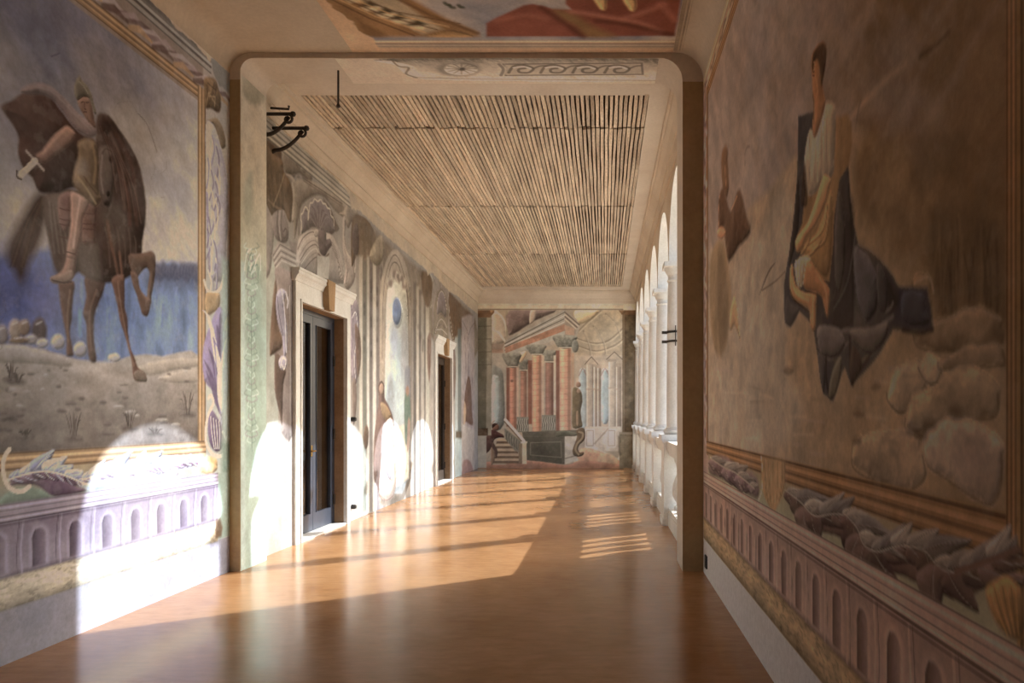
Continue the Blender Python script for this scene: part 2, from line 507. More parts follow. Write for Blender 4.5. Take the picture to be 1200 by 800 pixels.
# ------------------------------------------------------------------ doors
def door(name, D, label, leaf_mat, glazed):
    y0, y1, zt = D
    root = empty(name, (XL, (y0 + y1)/2, 0))
    tag(root, label, 'door', kind='structure')
    jw, pj = .155, .035
    for a, b in ((y0 - jw, y0), (y1, y1 + jw)):
        j = MB().box(XL - .004, XL + pj, a, b, 0, zt)
        inn = (b - .03, b + .003) if a < y0 else (a - .003, a + .03)
        j.box(XL - .003, XL + pj + .012, inn[0], inn[1], .001, zt - .004)
        j.build('jamb', M['stone_white'], root)
    l = MB().box(XL - .004, XL + pj, y0 - jw, y1 + jw, zt, zt + .22)
    l.box(XL - .003, XL + pj + .012, y0 - .033, y1 + .033, zt - .003, zt + .028)
    l.build('lintel', M['stone_white'], root)
    c = MB()
    prof = [(XL - .004, zt + .22), (XL + .045, zt + .22), (XL + .055, zt + .25), (XL + .07, zt + .28), (XL + .09, zt + .30), (XL + .09, zt + .335), (XL + .10, zt + .345), (XL + .10, zt + .37), (XL - .004, zt + .37)]
    c.prism(prof, y0 - jw - .04, y1 + jw + .06, 'y')
    c.build('cornice', M['stone_white'], root)
    ym = (y0 + y1)/2
    MB().prism([(ym - .085, zt - .0), (ym + .085, zt - .0), (ym + .12, zt + .375), (ym - .12, zt + .375)], XL, XL + .115, 'x').build('keystone', M['keystone'], root)
    r = MB()
    r.box(XL - .36, XL - .008, y1 - .012, y1 + .004, 0, zt - .0125); r.box(XL - .36, XL - .008, y0 - .004, y0 + .012, 0, zt - .0125); r.box(XL - .36, XL - .008, y0 - .004, y1 + .004, zt - .012, zt + .004)
    r.build('reveal', M['reveal'], root)
    MB().box(XL - .36, XL + .03, y0, y1, 0, .022).build('threshold', M['stone_white'], root)
    xd = XL - .16
    MB().box(xd - .03, xd + .03, y0 + .012, y0 + .055, .022, zt - .012).box(xd - .03, xd + .03, y1 - .055, y1 - .012, .022, zt - .012).box(xd - .03, xd + .03, y0 + .055, y1 - .055, zt - .07, zt - .012).build('door_frame', leaf_mat, root)
    for s, (a, b) in enumerate(((y0 + .06, ym - .004), (ym + .004, y1 - .06))):
        st, x0, x1 = .085, xd - .022, xd + .028
        zb, zz = .03, zt - .075
        lf = MB().box(x0, x1, a, a + st, zb, zz).box(x0, x1, b - st, b, zb, zz).box(x0, x1, a + st, b - st, zz - .10, zz).box(x0, x1, a + st, b - st, zb, zb + .22)
        lf.box(x0 + .02, x1 + .01, a + st, a + st + .012, zb + .22, zz - .1).box(x0 + .02, x1 + .01, b - st - .012, b - st, zb + .22, zz - .1)
        leaf = lf.build('leaf', leaf_mat, root)
        MB().box(xd - .004, xd + .004, a + st, b - st, zb + .22, zz - .10).build('pane', M['glass'], leaf)
        if glazed:
            if s == 0:
                hy = b - st/2
                h = MB().tube([(x1, hy, 1.05), (x1 + .05, hy, 1.05)], .012).tube([(x1 + .05, hy + .01, 1.05), (x1 + .05, hy - .10, 1.05)], .011)
                h.box(x1, x1 + .006, hy - .02, hy + .02, .98, 1.12)
                h.build('handle', M['brass'], leaf)
        for hz in (.35, 1.25, 2.25):
            hy = a - .01 if s == 0 else b + .01
            MB().lathe([(.016, hz - .07), (.016, hz + .07)], xd + .04, hy, 10).build('hinge', M['iron'], leaf)
    # dim room behind
    rm = MB()
    X0 = XL - 3.2
    rm.box(X0, XL - .3, y0 - 1.2, y0 - 1.1, -.05, 3.6); rm.box(X0, XL - .3, y1 + 1.1, y1 + 1.2, -.05, 3.6)
    rm.box(X0 - .1, X0, y0 - 1.2, y1 + 1.2, -.05, 3.6); rm.box(X0, XL - .3, y0 - 1.2, y1 + 1.2, 3.5, 3.6); rm.box(X0, XL - .36, y0 - 1.2, y1 + 1.2, -.1, -.0)
    rm.build('room_shell', M['room'], root)
    return root
door('door_1', D1, 'blue-grey glazed double door in white stone surround, nearer of two', M['door_metal'], True)
door('door_2', D2, 'dark brown glazed double door in white stone surround, farther of two', M['door_dark'], False)

# ------------------------------------------------------------------ fresco painter: colours laid on a fine plaster sheet, brush shape by brush shape
def smooth_curve(pts, closed=True, n=4):
    P = [np.array(p, float) for p in pts]
    m = len(P)
    out = []
    rng = range(m) if closed else range(m - 1)
    for i in rng:
        p0 = P[(i-1) % m] if (closed or i > 0) else P[i]
        p1, p2 = P[i], P[(i+1) % m]
        p3 = P[(i+2) % m] if (closed or i + 2 < m) else p2
        for k in range(n):
            t = k / n
            out.append(0.5 * ((2*p1) + (-p0+p2)*t + (2*p0-5*p1+4*p2-p3)*t*t + (-p0+3*p1-3*p2+p3)*t**3))
    if not closed:
        out.append(P[-1])
    return np.array(out)

class Noise:
    def __init__(s, seed):
        s.t = np.random.default_rng(seed).random((256, 256)).astype(np.float32)
    def val(s, x, y):
        xi, yi = np.floor(x).astype(int), np.floor(y).astype(int)
        fx, fy = x - xi, y - yi
        fx = fx*fx*(3-2*fx); fy = fy*fy*(3-2*fy)
        g = lambda a, b: s.t[(b) & 255, (a) & 255]
        return (g(xi, yi)*(1-fx) + g(xi+1, yi)*fx)*(1-fy) + (g(xi, yi+1)*(1-fx) + g(xi+1, yi+1)*fx)*fy
    def fbm(s, x, y, o=5, gain=0.55):
        r, a, n = 0, 1.0, 0
        for k in range(o):
            r = r + a * s.val(x * 2**k + 17.3*k, y * 2**k + 9.1*k); n += a; a *= gain
        return r / n
NZ = Noise(3); NZ2 = Noise(8)

def split_pieces(lab, names, small=40):
    """every separate patch of a painted motif becomes a piece of its own; specks join what surrounds them"""
    H, W = lab.shape
    for rnd in range(2):
        comp = np.full(lab.shape, -1, int); info = []
        L = lab.tolist(); C = [[-1]*W for _ in range(H)]
        for y in range(H):
            for x in range(W):
                if C[y][x] >= 0 or L[y][x] < 0: continue
                k = L[y][x]; cid = len(info); st = [(y, x)]; C[y][x] = cid; cells = []
                nb = -1
                while st:
                    cy, cx = st.pop(); cells.append((cy, cx))
                    for dy in (-1, 0, 1):
                        for dx in (-1, 0, 1):
                            ny, nx = cy + dy, cx + dx
                            if 0 <= ny < H and 0 <= nx < W:
                                if L[ny][nx] == k:
                                    if C[ny][nx] < 0:
                                        C[ny][nx] = cid; st.append((ny, nx))
                                elif L[ny][nx] >= 0: nb = L[ny][nx]
                info.append((k, len(cells), nb, cells if len(cells) < small else None))
        if rnd == 0:
            for k, n, nb, cells in info:
                if cells and nb >= 0:
                    for (y, x) in cells: lab[y, x] = nb
    return np.array(C), [names[i[0]] for i in info]

class Fresco:
    """a sheet with coordinates (a, b) in metres; shapes are given in survey coordinates (u, v) and carried to the sheet by s.uv"""
    def __init__(s, A, B, uv, pos, gain, sat=.72, light=(-.6, .8), contrast=.28):
        s.A, s.B = np.asarray(A, float), np.asarray(B, float)
        s.GA, s.GB = np.meshgrid(s.A, s.B)
        s.C = np.zeros(s.GA.shape + (3,))
        s.lab = np.zeros(s.GA.shape, int)
        s.names = ['plaster_ground']
        s.uv, s.pos, s.gain = uv, pos, np.array(gain, float)
        s.o = (0, 0, 1.0)
        s.contrast = contrast
        s.sat, s.light = sat, np.array(light)
    def ctx(s, ox=0, oy=0, sc=1.0):
        s.o = (ox, oy, sc)
    def pts(s, P):
        ox, oy, sc = s.o
        return np.array([s.uv(ox + p[0]/sc, oy + p[1]/sc) for p in P])
    def c(s, col):
        v = np.array(lin(col)); g_ = v @ np.array((.3, .59, .11))
        return (g_ + s.sat*(v - g_))*s.gain
    def name(s, n):
        if n not in s.names: s.names.append(n)
        return s.names.index(n)
    def win(s, a0, a1, b0, b1):
        i0, i1 = np.searchsorted(s.A, a0), np.searchsorted(s.A, a1)
        j0, j1 = np.searchsorted(s.B, b0), np.searchsorted(s.B, b1)
        return slice(j0, j1), slice(i0, i1)
    def put(s, sl, al, col, label):
        if np.ndim(col) == 1: col = col[None, None, :]
        s.C[sl] = s.C[sl]*(1-al[..., None]) + col*al[..., None]
        if label:
            L = s.lab[sl]; L[al > 0.5] = s.name(label)
    # -- metric fills
    def rect(s, a0, a1, b0, b1, col, alpha=1.0, soft=.006, label=None, col2=None, vertical=True):
        sl = s.win(a0 - soft*2, a1 + soft*2, b0 - soft*2, b1 + soft*2)
        a, b = s.GA[sl], s.GB[sl]
        if a.size == 0: return
        d = np.minimum(np.minimum(a - a0, a1 - a), np.minimum(b - b0, b1 - b))
        al = np.clip(d/(2*soft) + .5, 0, 1)*alpha
        cc = s.c(col)
        if col2 is not None:
            t = np.clip(((b - b0)/(b1 - b0)) if vertical else ((a - a0)/(a1 - a0)), 0, 1)[..., None]
            cc = cc*(1-t) + s.c(col2)*t
        s.put(sl, al, cc, label)
    def mpoly(s, P, col, alpha=1.0, soft=.008, label=None, col2=None, ax=None, tex=0.0, tscale=(8, 8), rough=0.0, vol=0.0):
        lo, hi = P.min(0) - 2*soft - rough, P.max(0) + 2*soft + rough
        sl = s.win(lo[0], hi[0], lo[1], hi[1])
        a, b = s.GA[sl], s.GB[sl]
        if a.size == 0: return
        if rough:
            a = a + rough*2*(NZ.fbm(a*14, b*14, 3) - .5); b = b + rough*2*(NZ2.fbm(a*14 + 40, b*14, 3) - .5)
        d2 = np.full(a.shape, 1e9); ins = np.zeros(a.shape, bool)
        n = len(P)
        for i in range(n):
            x0, y0 = P[i]; x1, y1 = P[(i+1) % n]
            ex, ey = x1-x0, y1-y0
            L2 = ex*ex + ey*ey
            if L2 < 1e-12: continue
            t = np.clip(((a-x0)*ex + (b-y0)*ey)/L2, 0, 1)
            d2 = np.minimum(d2, (a-x0-t*ex)**2 + (b-y0-t*ey)**2)
            if (y0 > b.min() or y1 > b.min()) and abs(ey) > 1e-12:
                cr = ((y0 > b) != (y1 > b)) & (a < ex*(b-y0)/ey + x0)
                ins ^= cr
        d = np.sqrt(d2)*np.where(ins, 1, -1)
        al = np.clip(d/(2*soft) + .5, 0, 1)*alpha
        cc = s.c(col)[None, None, :]
        if col2 is not None:
            p0, p1 = ax
            v = np.array(p1) - np.array(p0)
            t = np.clip(((a-p0[0])*v[0] + (b-p0[1])*v[1])/(v @ v), 0, 1)[..., None]
            cc = cc*(1-t) + s.c(col2)[None, None, :]*t
        if tex:
            k = 1 + tex*2*(NZ.fbm(a*tscale[0], b*tscale[1], 4) - .5)
            cc = cc*k[..., None]
        if vol and min(a.shape) > 2 and ins.any():
            R = max(d.max()*.9, soft)
            h = np.sqrt(np.clip(1 - (1 - np.clip(d, 0, R)/R)**2, 0, 1))*R
            gb, ga = np.gradient(h, s.B[sl[0]], s.A[sl[1]])
            sh = -(np.clip(ga, -1.6, 1.6)*s.light[0] + np.clip(gb, -1.6, 1.6)*s.light[1])
            cc = cc*(1 + vol*np.clip(sh, -1.3, 1.0))[..., None]
        s.put(sl, al, cc, label)
    # -- survey-coordinate brushes
    def poly(s, P, col, alpha=1.0, soft=.008, label=None, smooth=True, col2=None, ax=None, tex=0.16, tscale=(8, 8), rough=None, vol=None):
        if vol is None: vol = .42 if smooth else .0
        if rough is None: rough = .006 if smooth else .003
        Q = s.pts(P)
        if smooth: Q = smooth_curve(Q, True, 3)
        if ax is not None: ax = s.pts(ax)
        s.mpoly(Q, col, alpha, soft, label, col2, ax, tex, tscale, rough, vol if soft < .03 else 0)
    def line(s, P, w, col, alpha=1.0, soft=None, label=None, smooth=True, taper=False):
        """brush stroke; w = full width in survey units (given frame pixels), scaled to metres where it lies"""
        ox, oy, sc = s.o
        R = []
        for p in P:
            u, v = ox + p[0]/sc, oy + p[1]/sc
            q = np.array(s.uv(u, v)); q2 = np.array(s.uv(u, v + 1))
            R.append(np.linalg.norm(q2 - q)*w/2)
        Q = s.pts(P)
        X = np.column_stack([Q, R])
        if smooth and len(P) > 2: X = smooth_curve(X, False, 4)
        s.mline(X, col, alpha, soft, label, taper)
    def mline(s, X, col, alpha=1.0, soft=None, label=None, taper=False):
        X = np.asarray(X, float)
        n = len(X)
        if taper:
            X = X.copy(); X[:, 2] *= np.sin(np.linspace(.15, math.pi - .1, n))*.9 + .1
        rm = X[:, 2].max()
        sf = soft if soft is not None else max(.004, rm*.5)
        lo, hi = X[:, :2].min(0) - rm - sf, X[:, :2].max(0) + rm + sf
        sl = s.win(lo[0], hi[0], lo[1], hi[1])
        a, b = s.GA[sl], s.GB[sl]
        if a.size == 0: return
        best = np.full(a.shape, -1e9)
        for i in range(n-1):
            x0, y0, r0 = X[i]; x1, y1, r1 = X[i+1]
            ex, ey = x1-x0, y1-y0
            L2 = ex*ex+ey*ey
            if L2 < 1e-14: continue
            t = np.clip(((a-x0)*ex + (b-y0)*ey)/L2, 0, 1)
            best = np.maximum(best, (r0 + (r1-r0)*t) - np.sqrt((a-x0-t*ex)**2 + (b-y0-t*ey)**2))
        al = np.clip(best/sf + .5, 0, 1)*alpha
        s.put(sl, al, s.c(col), label)
    def ell(s, cx, cy, rx, ry, col, **k):
        P = [(cx + rx*math.cos(t*math.pi/6), cy + ry*math.sin(t*math.pi/6)) for t in range(12)]
        s.poly(P, col, **k)
    def mottle(s, amt, sc=(2.2, 2.2), tint=None, seed=0, sl=None):
        sl = sl or (slice(None), slice(None))
        a, b = s.GA[sl], s.GB[sl]
        n = NZ.fbm(a*sc[0] + seed*7.7, b*sc[1] + seed*3.1, 6, .6)
        n = (n - .5)*2
        s.C[sl] *= (1 + amt*n*2)[..., None]
        if tint is not None:
            m = np.clip((NZ2.fbm(a*sc[0]*.6 + seed, b*sc[1]*.6, 4) - .5)*3, -1, 1)
            s.C[sl] *= 1 + m[..., None]*np.array(tint)
    def fade(s, col, amt, sc=(1.6, 1.6), seed=0):
        """old lime bloom: paint worn towards a plaster tone in cloudy patches"""
        n = NZ2.fbm(s.GA*sc[0] + 31*seed, s.GB*sc[1] + 5.5, 6, .62)
        w = np.clip((n - .36)*3.2, 0, 1)*amt
        sp = np.clip((NZ.fbm(s.GA*11 + seed, s.GB*11, 4) - .60)*9, 0, 1)*amt*.5
        w = np.clip(w + sp, 0, .9)[..., None]
        s.C = s.C*(1-w) + s.c(col)*w
    def cracks(s, n, col, alpha=.3, sl=None):
        for k in range(n):
            a0 = RNG.uniform(s.A[0], s.A[-1]); b0 = RNG.uniform(s.B[0], s.B[-1])
            X = [(a0, b0, .003)]
            ang = RNG.uniform(0, 6.28)
            for i in range(7):
                ang += RNG.normal(0, .5)
                X.append((X[-1][0] + .05*math.cos(ang), X[-1][1] + .05*math.sin(ang), .002))
            s.mline(X, col, alpha, .004)
    def build(s, root, mat_, keep=None):
        m_ = .34
        lum = np.maximum(s.C @ np.array((.3, .59, .11)), 1e-4)[..., None]
        s.C = s.C*(lum/m_)**s.contrast
        s.C = np.clip(s.C, .004, .86)
        nb, na = s.GA.shape
        idx = np.arange(nb*na).reshape(nb, na)
        q = np.stack([idx[:-1, :-1], idx[:-1, 1:], idx[1:, 1:], idx[1:, :-1]], -1)
        fl_ = s.lab[:-1, :-1]
        ca = (s.GA[:-1, :-1] + s.GA[1:, 1:])/2; cb = (s.GB[:-1, :-1] + s.GB[1:, 1:])/2
        ok = np.ones(fl_.shape, bool) if keep is None else keep(ca, cb)
        fl_, s.names = split_pieces(np.where(ok, fl_, -1), s.names)
        XYZ = s.pos(s.GA.ravel(), s.GB.ravel())
        COLR = np.concatenate([s.C.reshape(-1, 3), np.ones((nb*na, 1))], 1)
        done = []
        for k, nm in enumerate(s.names):
            m = (fl_ == k) & ok
            if m.sum() < 2: continue
            F_ = q[m]
            used, inv = np.unique(F_.ravel(), return_inverse=True)
            me = bpy.data.meshes.new(nm)
            me.vertices.add(len(used)); me.vertices.foreach_set('co', XYZ[used].astype(np.float32).ravel())
            me.loops.add(F_.size); me.loops.foreach_set('vertex_index', inv.astype(np.int32))
            me.polygons.add(len(F_))
            me.polygons.foreach_set('loop_start', np.arange(0, F_.size, 4, dtype=np.int32))
            me.polygons.foreach_set('loop_total', np.full(len(F_), 4, dtype=np.int32))
            at_ = me.color_attributes.new('paint', 'FLOAT_COLOR', 'POINT')
            at_.data.foreach_set('color', COLR[used].astype(np.float32).ravel())
            me.update(); me.validate()
            done.append(obj(nm, me, mat_, root))
        return done

def fresco_material(name, rough=0.88):
    m = bpy.data.materials.new(name)
    m.use_nodes = True
    N, L = m.node_tree.nodes, m.node_tree.links
    b = N['Principled BSDF']
    b.inputs['Roughness'].default_value = rough
    b.inputs['Specular IOR Level'].default_value = 0.25
    at_ = N.new('ShaderNodeVertexColor'); at_.layer_name = 'paint'
    g = N.new('ShaderNodeNewGeometry')
    n1 = N.new('ShaderNodeTexNoise'); n1.inputs['Scale'].default_value = 34; n1.inputs['Detail'].default_value = 6; n1.inputs['Roughness'].default_value = .7
    L.new(g.outputs['Position'], n1.inputs['Vector'])
    mr = N.new('ShaderNodeMapRange')
    mr.inputs['From Min'].default_value, mr.inputs['From Max'].default_value = .3, .7
    mr.inputs['To Min'].default_value, mr.inputs['To Max'].default_value = .89, 1.11
    L.new(n1.outputs['Fac'], mr.inputs['Value'])
    vm = N.new('ShaderNodeVectorMath'); vm.operation = 'SCALE'
    L.new(at_.outputs['Color'], vm.inputs[0]); L.new(mr.outputs[0], vm.inputs['Scale'])
    L.new(vm.outputs[0], b.inputs['Base Color'])
    n2 = N.new('ShaderNodeTexNoise'); n2.inputs['Scale'].default_value = 60; n2.inputs['Detail'].default_value = 4
    L.new(g.outputs['Position'], n2.inputs['Vector'])
    bp = N.new('ShaderNodeBump'); bp.inputs['Strength'].default_value = .12; bp.inputs['Distance'].default_value = .008
    L.new(n2.outputs['Fac'], bp.inputs['Height']); L.new(bp.outputs[0], b.inputs['Normal'])
    return m
M['fresco'] = fresco_material('painted_fresco_plaster')

uv_left = lambda u, v: ((F*-XL/(VX-u)), EYE + (VY-v)*(-XL)/(VX-u))
uv_right = lambda u, v: ((F*XR/(u-VX)), EYE + (VY-v)*XR/(u-VX))
uv_end = lambda u, v: ((u-VX)*YE/F, EYE + (VY-v)*YE/F)
uv_ceil = lambda u, v: ((u-VX)*(ZNEAR-EYE)/(VY-v), F*(ZNEAR-EYE)/(VY-v))

# shared pieces of the painted scheme ------------------------------------------------
def painted_dado(f, a0, a1, phase, pitch_, pal, flip=1):
    """skirting, bark-like roll, fluted frieze with round-headed recesses, moulded cornice: all flat paint"""
    f.rect(a0, a1, -.1, .335, pal['skirt'], label='painted_skirting')
    # roll
    sl = f.win(a0, a1, .30, .56)
    a, b = f.GA[sl], f.GB[sl]
    t = np.clip((b - .325)/.205, 0, 1)
    n = NZ.fbm(a*9, b*46 + a*6, 5, .65); n2 = NZ2.fbm(a*22, b*60, 4)
    sh = .40 + .75*np.sin(np.clip(t*1.1, 0, 1)*math.pi*.72)
    cc = f.c(pal['roll'])[None, None, :]*(sh*(.62 + .8*n))[..., None]
    dk = np.clip((n2 - .56)*7, 0, 1)[..., None]
    cc = cc*(1 - .3*dk)
    al = np.clip(np.minimum(b - .328, .527 - b)/.012 + .5, 0, 1)
    f.put(sl, al, cc, 'painted_roll')
    # frieze
    f.rect(a0, a1, .525, .855, pal['frieze'], label='painted_frieze', col2=pal['frieze2'])
    f.rect(a0, a1, .515, .545, pal['dark'], alpha=.55, soft=.012)
    k0 = int(math.floor((a0 - phase)/pitch_)); k1 = int(math.ceil((a1 - phase)/pitch_))
    for k in range(k0, k1 + 1):
        ac = phase + k*pitch_
        if ac < a0 - .05 or ac > a1 + .05: continue
        h = .052
        def arch(h_, z0, z1, off=0):
            return np.array([(ac - h_ + off, z0), (ac + h_ + off, z0)] + [(ac + off + h_*math.cos(math.pi*t/8), z1 - h_ + h_*math.sin(math.pi*t/8)) for t in range(9)])
        f.mpoly(arch(.078, .54, .81), pal['light'], .28, .014)
        f.mpoly(arch(h, .545, .785), pal['niche'], 1, .008, label='painted_recess', col2=pal['niche2'], ax=((ac - h*flip, .6), (ac + h*flip, .6)))
        f.mline([(ac - flip*.048, .56, .006), (ac - flip*.05, .73, .008), (ac - flip*.03, .775, .006)], pal['dark'], .75)
        am = ac + pitch_/2
        f.mline([(am - .012, .53, .004), (am - .02, .66, .004), (am, .85, .004)], pal['dark'], .6)
        f.mline([(am + .02, .53, .008), (am + .012, .68, .008), (am + .03, .85, .008)], pal['light'], .35)
    # cornice
    f.rect(a0, a1, .852, .968, pal['corn'], label='painted_cornice')
    for z, w_, c_, al in ((.857, .010, 'dark', .9), (.875, .006, 'light', .6), (.893, .005, 'dark', .6), (.925, .006, 'dark', .45), (.945, .012, 'light', .55), (.965, .006, 'dark', .7), (.84, .012, 'dark', .5)):
        f.mline([(a0, z, w_/1.6), (a1, z, w_/1.6)], pal[c_], al)

def gold_band(f, a0, a1, b0, b1, horiz, pal, rev=False):
    f.rect(a0, a1, b0, b1, pal['gold'], label='painted_gold_frame')
    n = (b1 - b0) if horiz else (a1 - a0)
    for t, w_, c_, al in ((.06, .10, 'gdark', .8), (.30, .14, 'glight', .85), (.52, .10, 'gdark', .55), (.68, .12, 'glight', .6), (.93, .10, 'gdark', .85)):
        tt = 1 - t if rev else t
        if horiz: f.mline([(a0, b0 + tt*n, w_*n/2), (a1, b0 + tt*n, w_*n/2)], pal[c_], al)
        else: f.mline([(a0 + tt*n, b0, w_*n/2), (a0 + tt*n, b1, w_*n/2)], pal[c_], al)

def acanthus(f, spine, up, down, cu, cd, hl, n=14, lean=.9, label='painted_acanthus', seed=5):
    """scrolling leaf: lobes sprouting to both sides of a spine (survey coordinates), the upper ones pale, the lower ones dark"""
    r = np.random.default_rng(seed)
    S_ = smooth_curve(spine, False, 8)
    seg = np.linalg.norm(np.diff(S_, axis=0), axis=1); cum = np.concatenate([[0], np.cumsum(seg)])
    def at_(t):
        q = t*cum[-1]; i = min(max(np.searchsorted(cum, q) - 1, 0), len(seg) - 1)
        w = (q - cum[i])/max(seg[i], 1e-6); d = (S_[i+1] - S_[i])/max(seg[i], 1e-6)
        return S_[i]*(1-w) + S_[i+1]*w, d
    for side, size, cols in ((1, down, cd), (-1, up, cu)):
        for k in range(n):
            t = (k + .2)/n
            p, d = at_(t); nn = np.array((-d[1], d[0]))*side
            if nn[1]*side < 0: nn = -nn
            q, _ = at_(min(1, t + 1.25/n))
            sz = size*(.65 + .5*r.random())*math.sin(math.pi*(.18 + .75*t))
            tip = p + nn*sz + d*sz*lean
            m1 = p + nn*sz*.62 + d*sz*.05; m2 = q + nn*sz*.42 + d*sz*.30
            c_ = cols[k % len(cols)]
            f.poly([p, m1, p + nn*sz*.92 + d*sz*lean*.62, tip, m2, q], c_, 1, .006, label, vol=.55, tex=.2, rough=.004)
            for j in range(3):
                e = tip*(1 - j*.16) + (m1 if j % 2 else m2)*(j*.16)
                f.line([p + d*j, (p + e)/2 + nn*sz*.10, e], 1.1, hl[(k + j) % len(hl)], .55, .005, taper=True)
    f.line([tuple(x) for x in spine], 2.2, hl[0], .7, .006, label)

# ------------------------------------------------------------------ fresco: rider on a dark horse (left wall, near bay)
PAL_L = dict(skirt=(122, 114, 120), roll=(170, 150, 116), frieze=(128, 112, 124), frieze2=(116, 98, 112), light=(166, 150, 162), dark=(70, 54, 68),
             niche=(78, 60, 76), niche2=(120, 102, 116), corn=(136, 118, 128), gold=(152, 112, 60), gdark=(92, 62, 32), glight=(182, 144, 88))
A_ = np.concatenate([np.linspace(YB, 1.5, 50)[:-1], np.linspace(1.5, 3.85, 130)[:-1], np.linspace(3.85, YP0, 330)])
B_ = np.linspace(0.0, ZNEAR - .2, 560)
f = Fresco(A_, B_, uv_left, lambda a, b: np.column_stack([np.full_like(a, XL), a, b]), (1.76, 2.12, 2.66))
a, b = f.GA, f.GB
# sky with cloudy mottling
n1 = NZ.fbm(a*1.1 + b*.5, b*1.6, 6); n2 = NZ2.fbm(a*.7 - b*.5, b*.8, 5)
sky1, sky2, sky3 = f.c((164, 152, 144)), f.c((112, 108, 124)), f.c((150, 132, 112))
t = np.clip((b - 2.6)/1.9 + (4.9 - a)*.45 + (n1 - .5)*2.2, 0, 1)[..., None]
f.C[:] = sky1*(1-t) + sky2*t
w_ = np.clip((n2 - .5)*4, 0, 1)[..., None]*.6
f.C[:] = f.C*(1-w_) + sky3*w_
f.C *= (1 + .34*(NZ.fbm(a*7, b*7 + a*4, 4) - .5))[..., None]
f.name('painted_sky'); f.lab[:] = f.name('painted_sky')
f.poly([(-300, 275), (0, 272), (30, 285), (60, 292), (100, 300), (100, 330), (0, 340), (-300, 340)], (140, 134, 148), .7, .10)
f.poly([(-300, 300), (-60, 298), (0, 300), (30, 296), (60, 290), (110, 300), (170, 306), (186, 309), (200, 306), (214, 310), (226, 308), (236, 312), (236, 425), (100, 425), (-300, 420)], (82, 98, 152), 1, .03, 'painted_sea', col2=(104, 124, 164), ax=((0, 300), (180, 400)), tex=.42, tscale=(9, 3), smooth=False)
f.poly([(-300, 300), (0, 300), (40, 310), (66, 330), (74, 372), (40, 385), (0, 380), (-300, 380)], (78, 82, 136), .7, .12, tex=.4, tscale=(4, 4))
for k in range(16):                                                # tree line on the far shore
    u = 180 + k*3.6
    f.ell(u, 316 + (k % 3)*2, 4, 8 + (k*5) % 4, (86, 84, 102), alpha=.75, soft=.02, label='painted_tree_line')
f.poly([(178, 318), (240, 316), (240, 336), (178, 338)], (84, 88, 116), .55, .06)
for k in range(26):                                                # hazy vertical brushwork in the sea
    u, v = RNG.uniform(90, 236), RNG.uniform(335, 395)
    f.line([(u, v - RNG.uniform(8, 26)), (u + RNG.uniform(-2, 2), v)], RNG.uniform(2, 5), ((112, 136, 180), (72, 84, 132), (128, 140, 168))[k % 3], .35, .02)
f.line([(94, 365), (94, 392)], 6, (96, 144, 196), .6, .03)
# hill ground
f.poly([(-320, 402), (-60, 400), (0, 402), (25, 404), (55, 410), (80, 418), (105, 423), (130, 424), (150, 418), (170, 415), (190, 417), (236, 419), (236, 530), (-320, 540)],
       (134, 122, 112), 1, .012, 'painted_hill', col2=(112, 98, 88), ax=((100, 410), (100, 525)), tex=.30, tscale=(7, 12))
f.poly([(160, 432), (180, 424), (205, 420), (236, 421), (236, 428), (200, 434), (175, 440)], (150, 134, 116), .7, .02)
f.poly([(185, 442), (210, 434), (236, 432), (236, 446), (200, 448)], (156, 140, 122), .6, .02)
for (u, v, rx, ry, c_) in ((2, 392, 8, 12, (118, 106, 108)), (18, 386, 8, 12, (130, 112, 98)), (29, 384, 7, 10, (126, 104, 86)), (46, 388, 9, 16, (76, 62, 64)), (36, 398, 8, 6, (140, 130, 132)), (50, 402, 7, 6, (150, 142, 146)), (22, 399, 12, 5, (118, 94, 70)), (68, 400, 8, 9, (146, 138, 140)), (94, 409, 8, 9, (142, 136, 142)), (134, 419, 7, 5, (160, 150, 144))):
    f.ell(u, v, rx, ry, c_, soft=.014, label='painted_boulders', tex=.3)
    f.line([(u - rx*.4, v - ry*.5), (u + rx*.3, v - ry*.7)], 2, (176, 168, 164), .5, .01)
f.poly([(-320, 404), (0, 404), (25, 406), (55, 412), (80, 420), (80, 430), (30, 425), (-320, 425)], (138, 126, 118), .9, .02, tex=.3)
for k in range(70):                                                # stones and clods
    u, v = RNG.uniform(-120, 228), RNG.uniform(428, 514)
    s_ = (v - 400)/80
    f.ell(u, v, RNG.uniform(2, 7)*s_**.5, RNG.uniform(.8, 2.4)*s_**.5, ((78, 66, 62), (92, 80, 74), (152, 142, 132))[k % 3], alpha=.75, soft=.010)
for (u, v, h) in ((14, 446, 24), (20, 448, 14), (86, 514, 34), (152, 502, 26), (220, 486, 30), (-60, 470, 30), (30, 512, 10), (182, 508, 8)):
    for k in range(9):
        d_ = RNG.uniform(-10, 10)
        f.line([(u + d_*.25, v), (u + d_*.6, v - h*.55), (u + d_, v - h*RNG.uniform(.6, 1))], 1.5, ((66, 56, 50), (84, 72, 62))[k % 2], .8, .006, label='painted_grass_tuft', taper=True)
    f.ell(u, v, 10, 3, (72, 62, 56), alpha=.7, soft=.02)
f.line([(60, 66), (66, 64), (70, 62)], 1.4, (90, 84, 110), .8)      # crack in the sky
f.line([(163, 134), (172, 145), (178, 160), (184, 178)], 1.6, (112, 100, 96), .8)
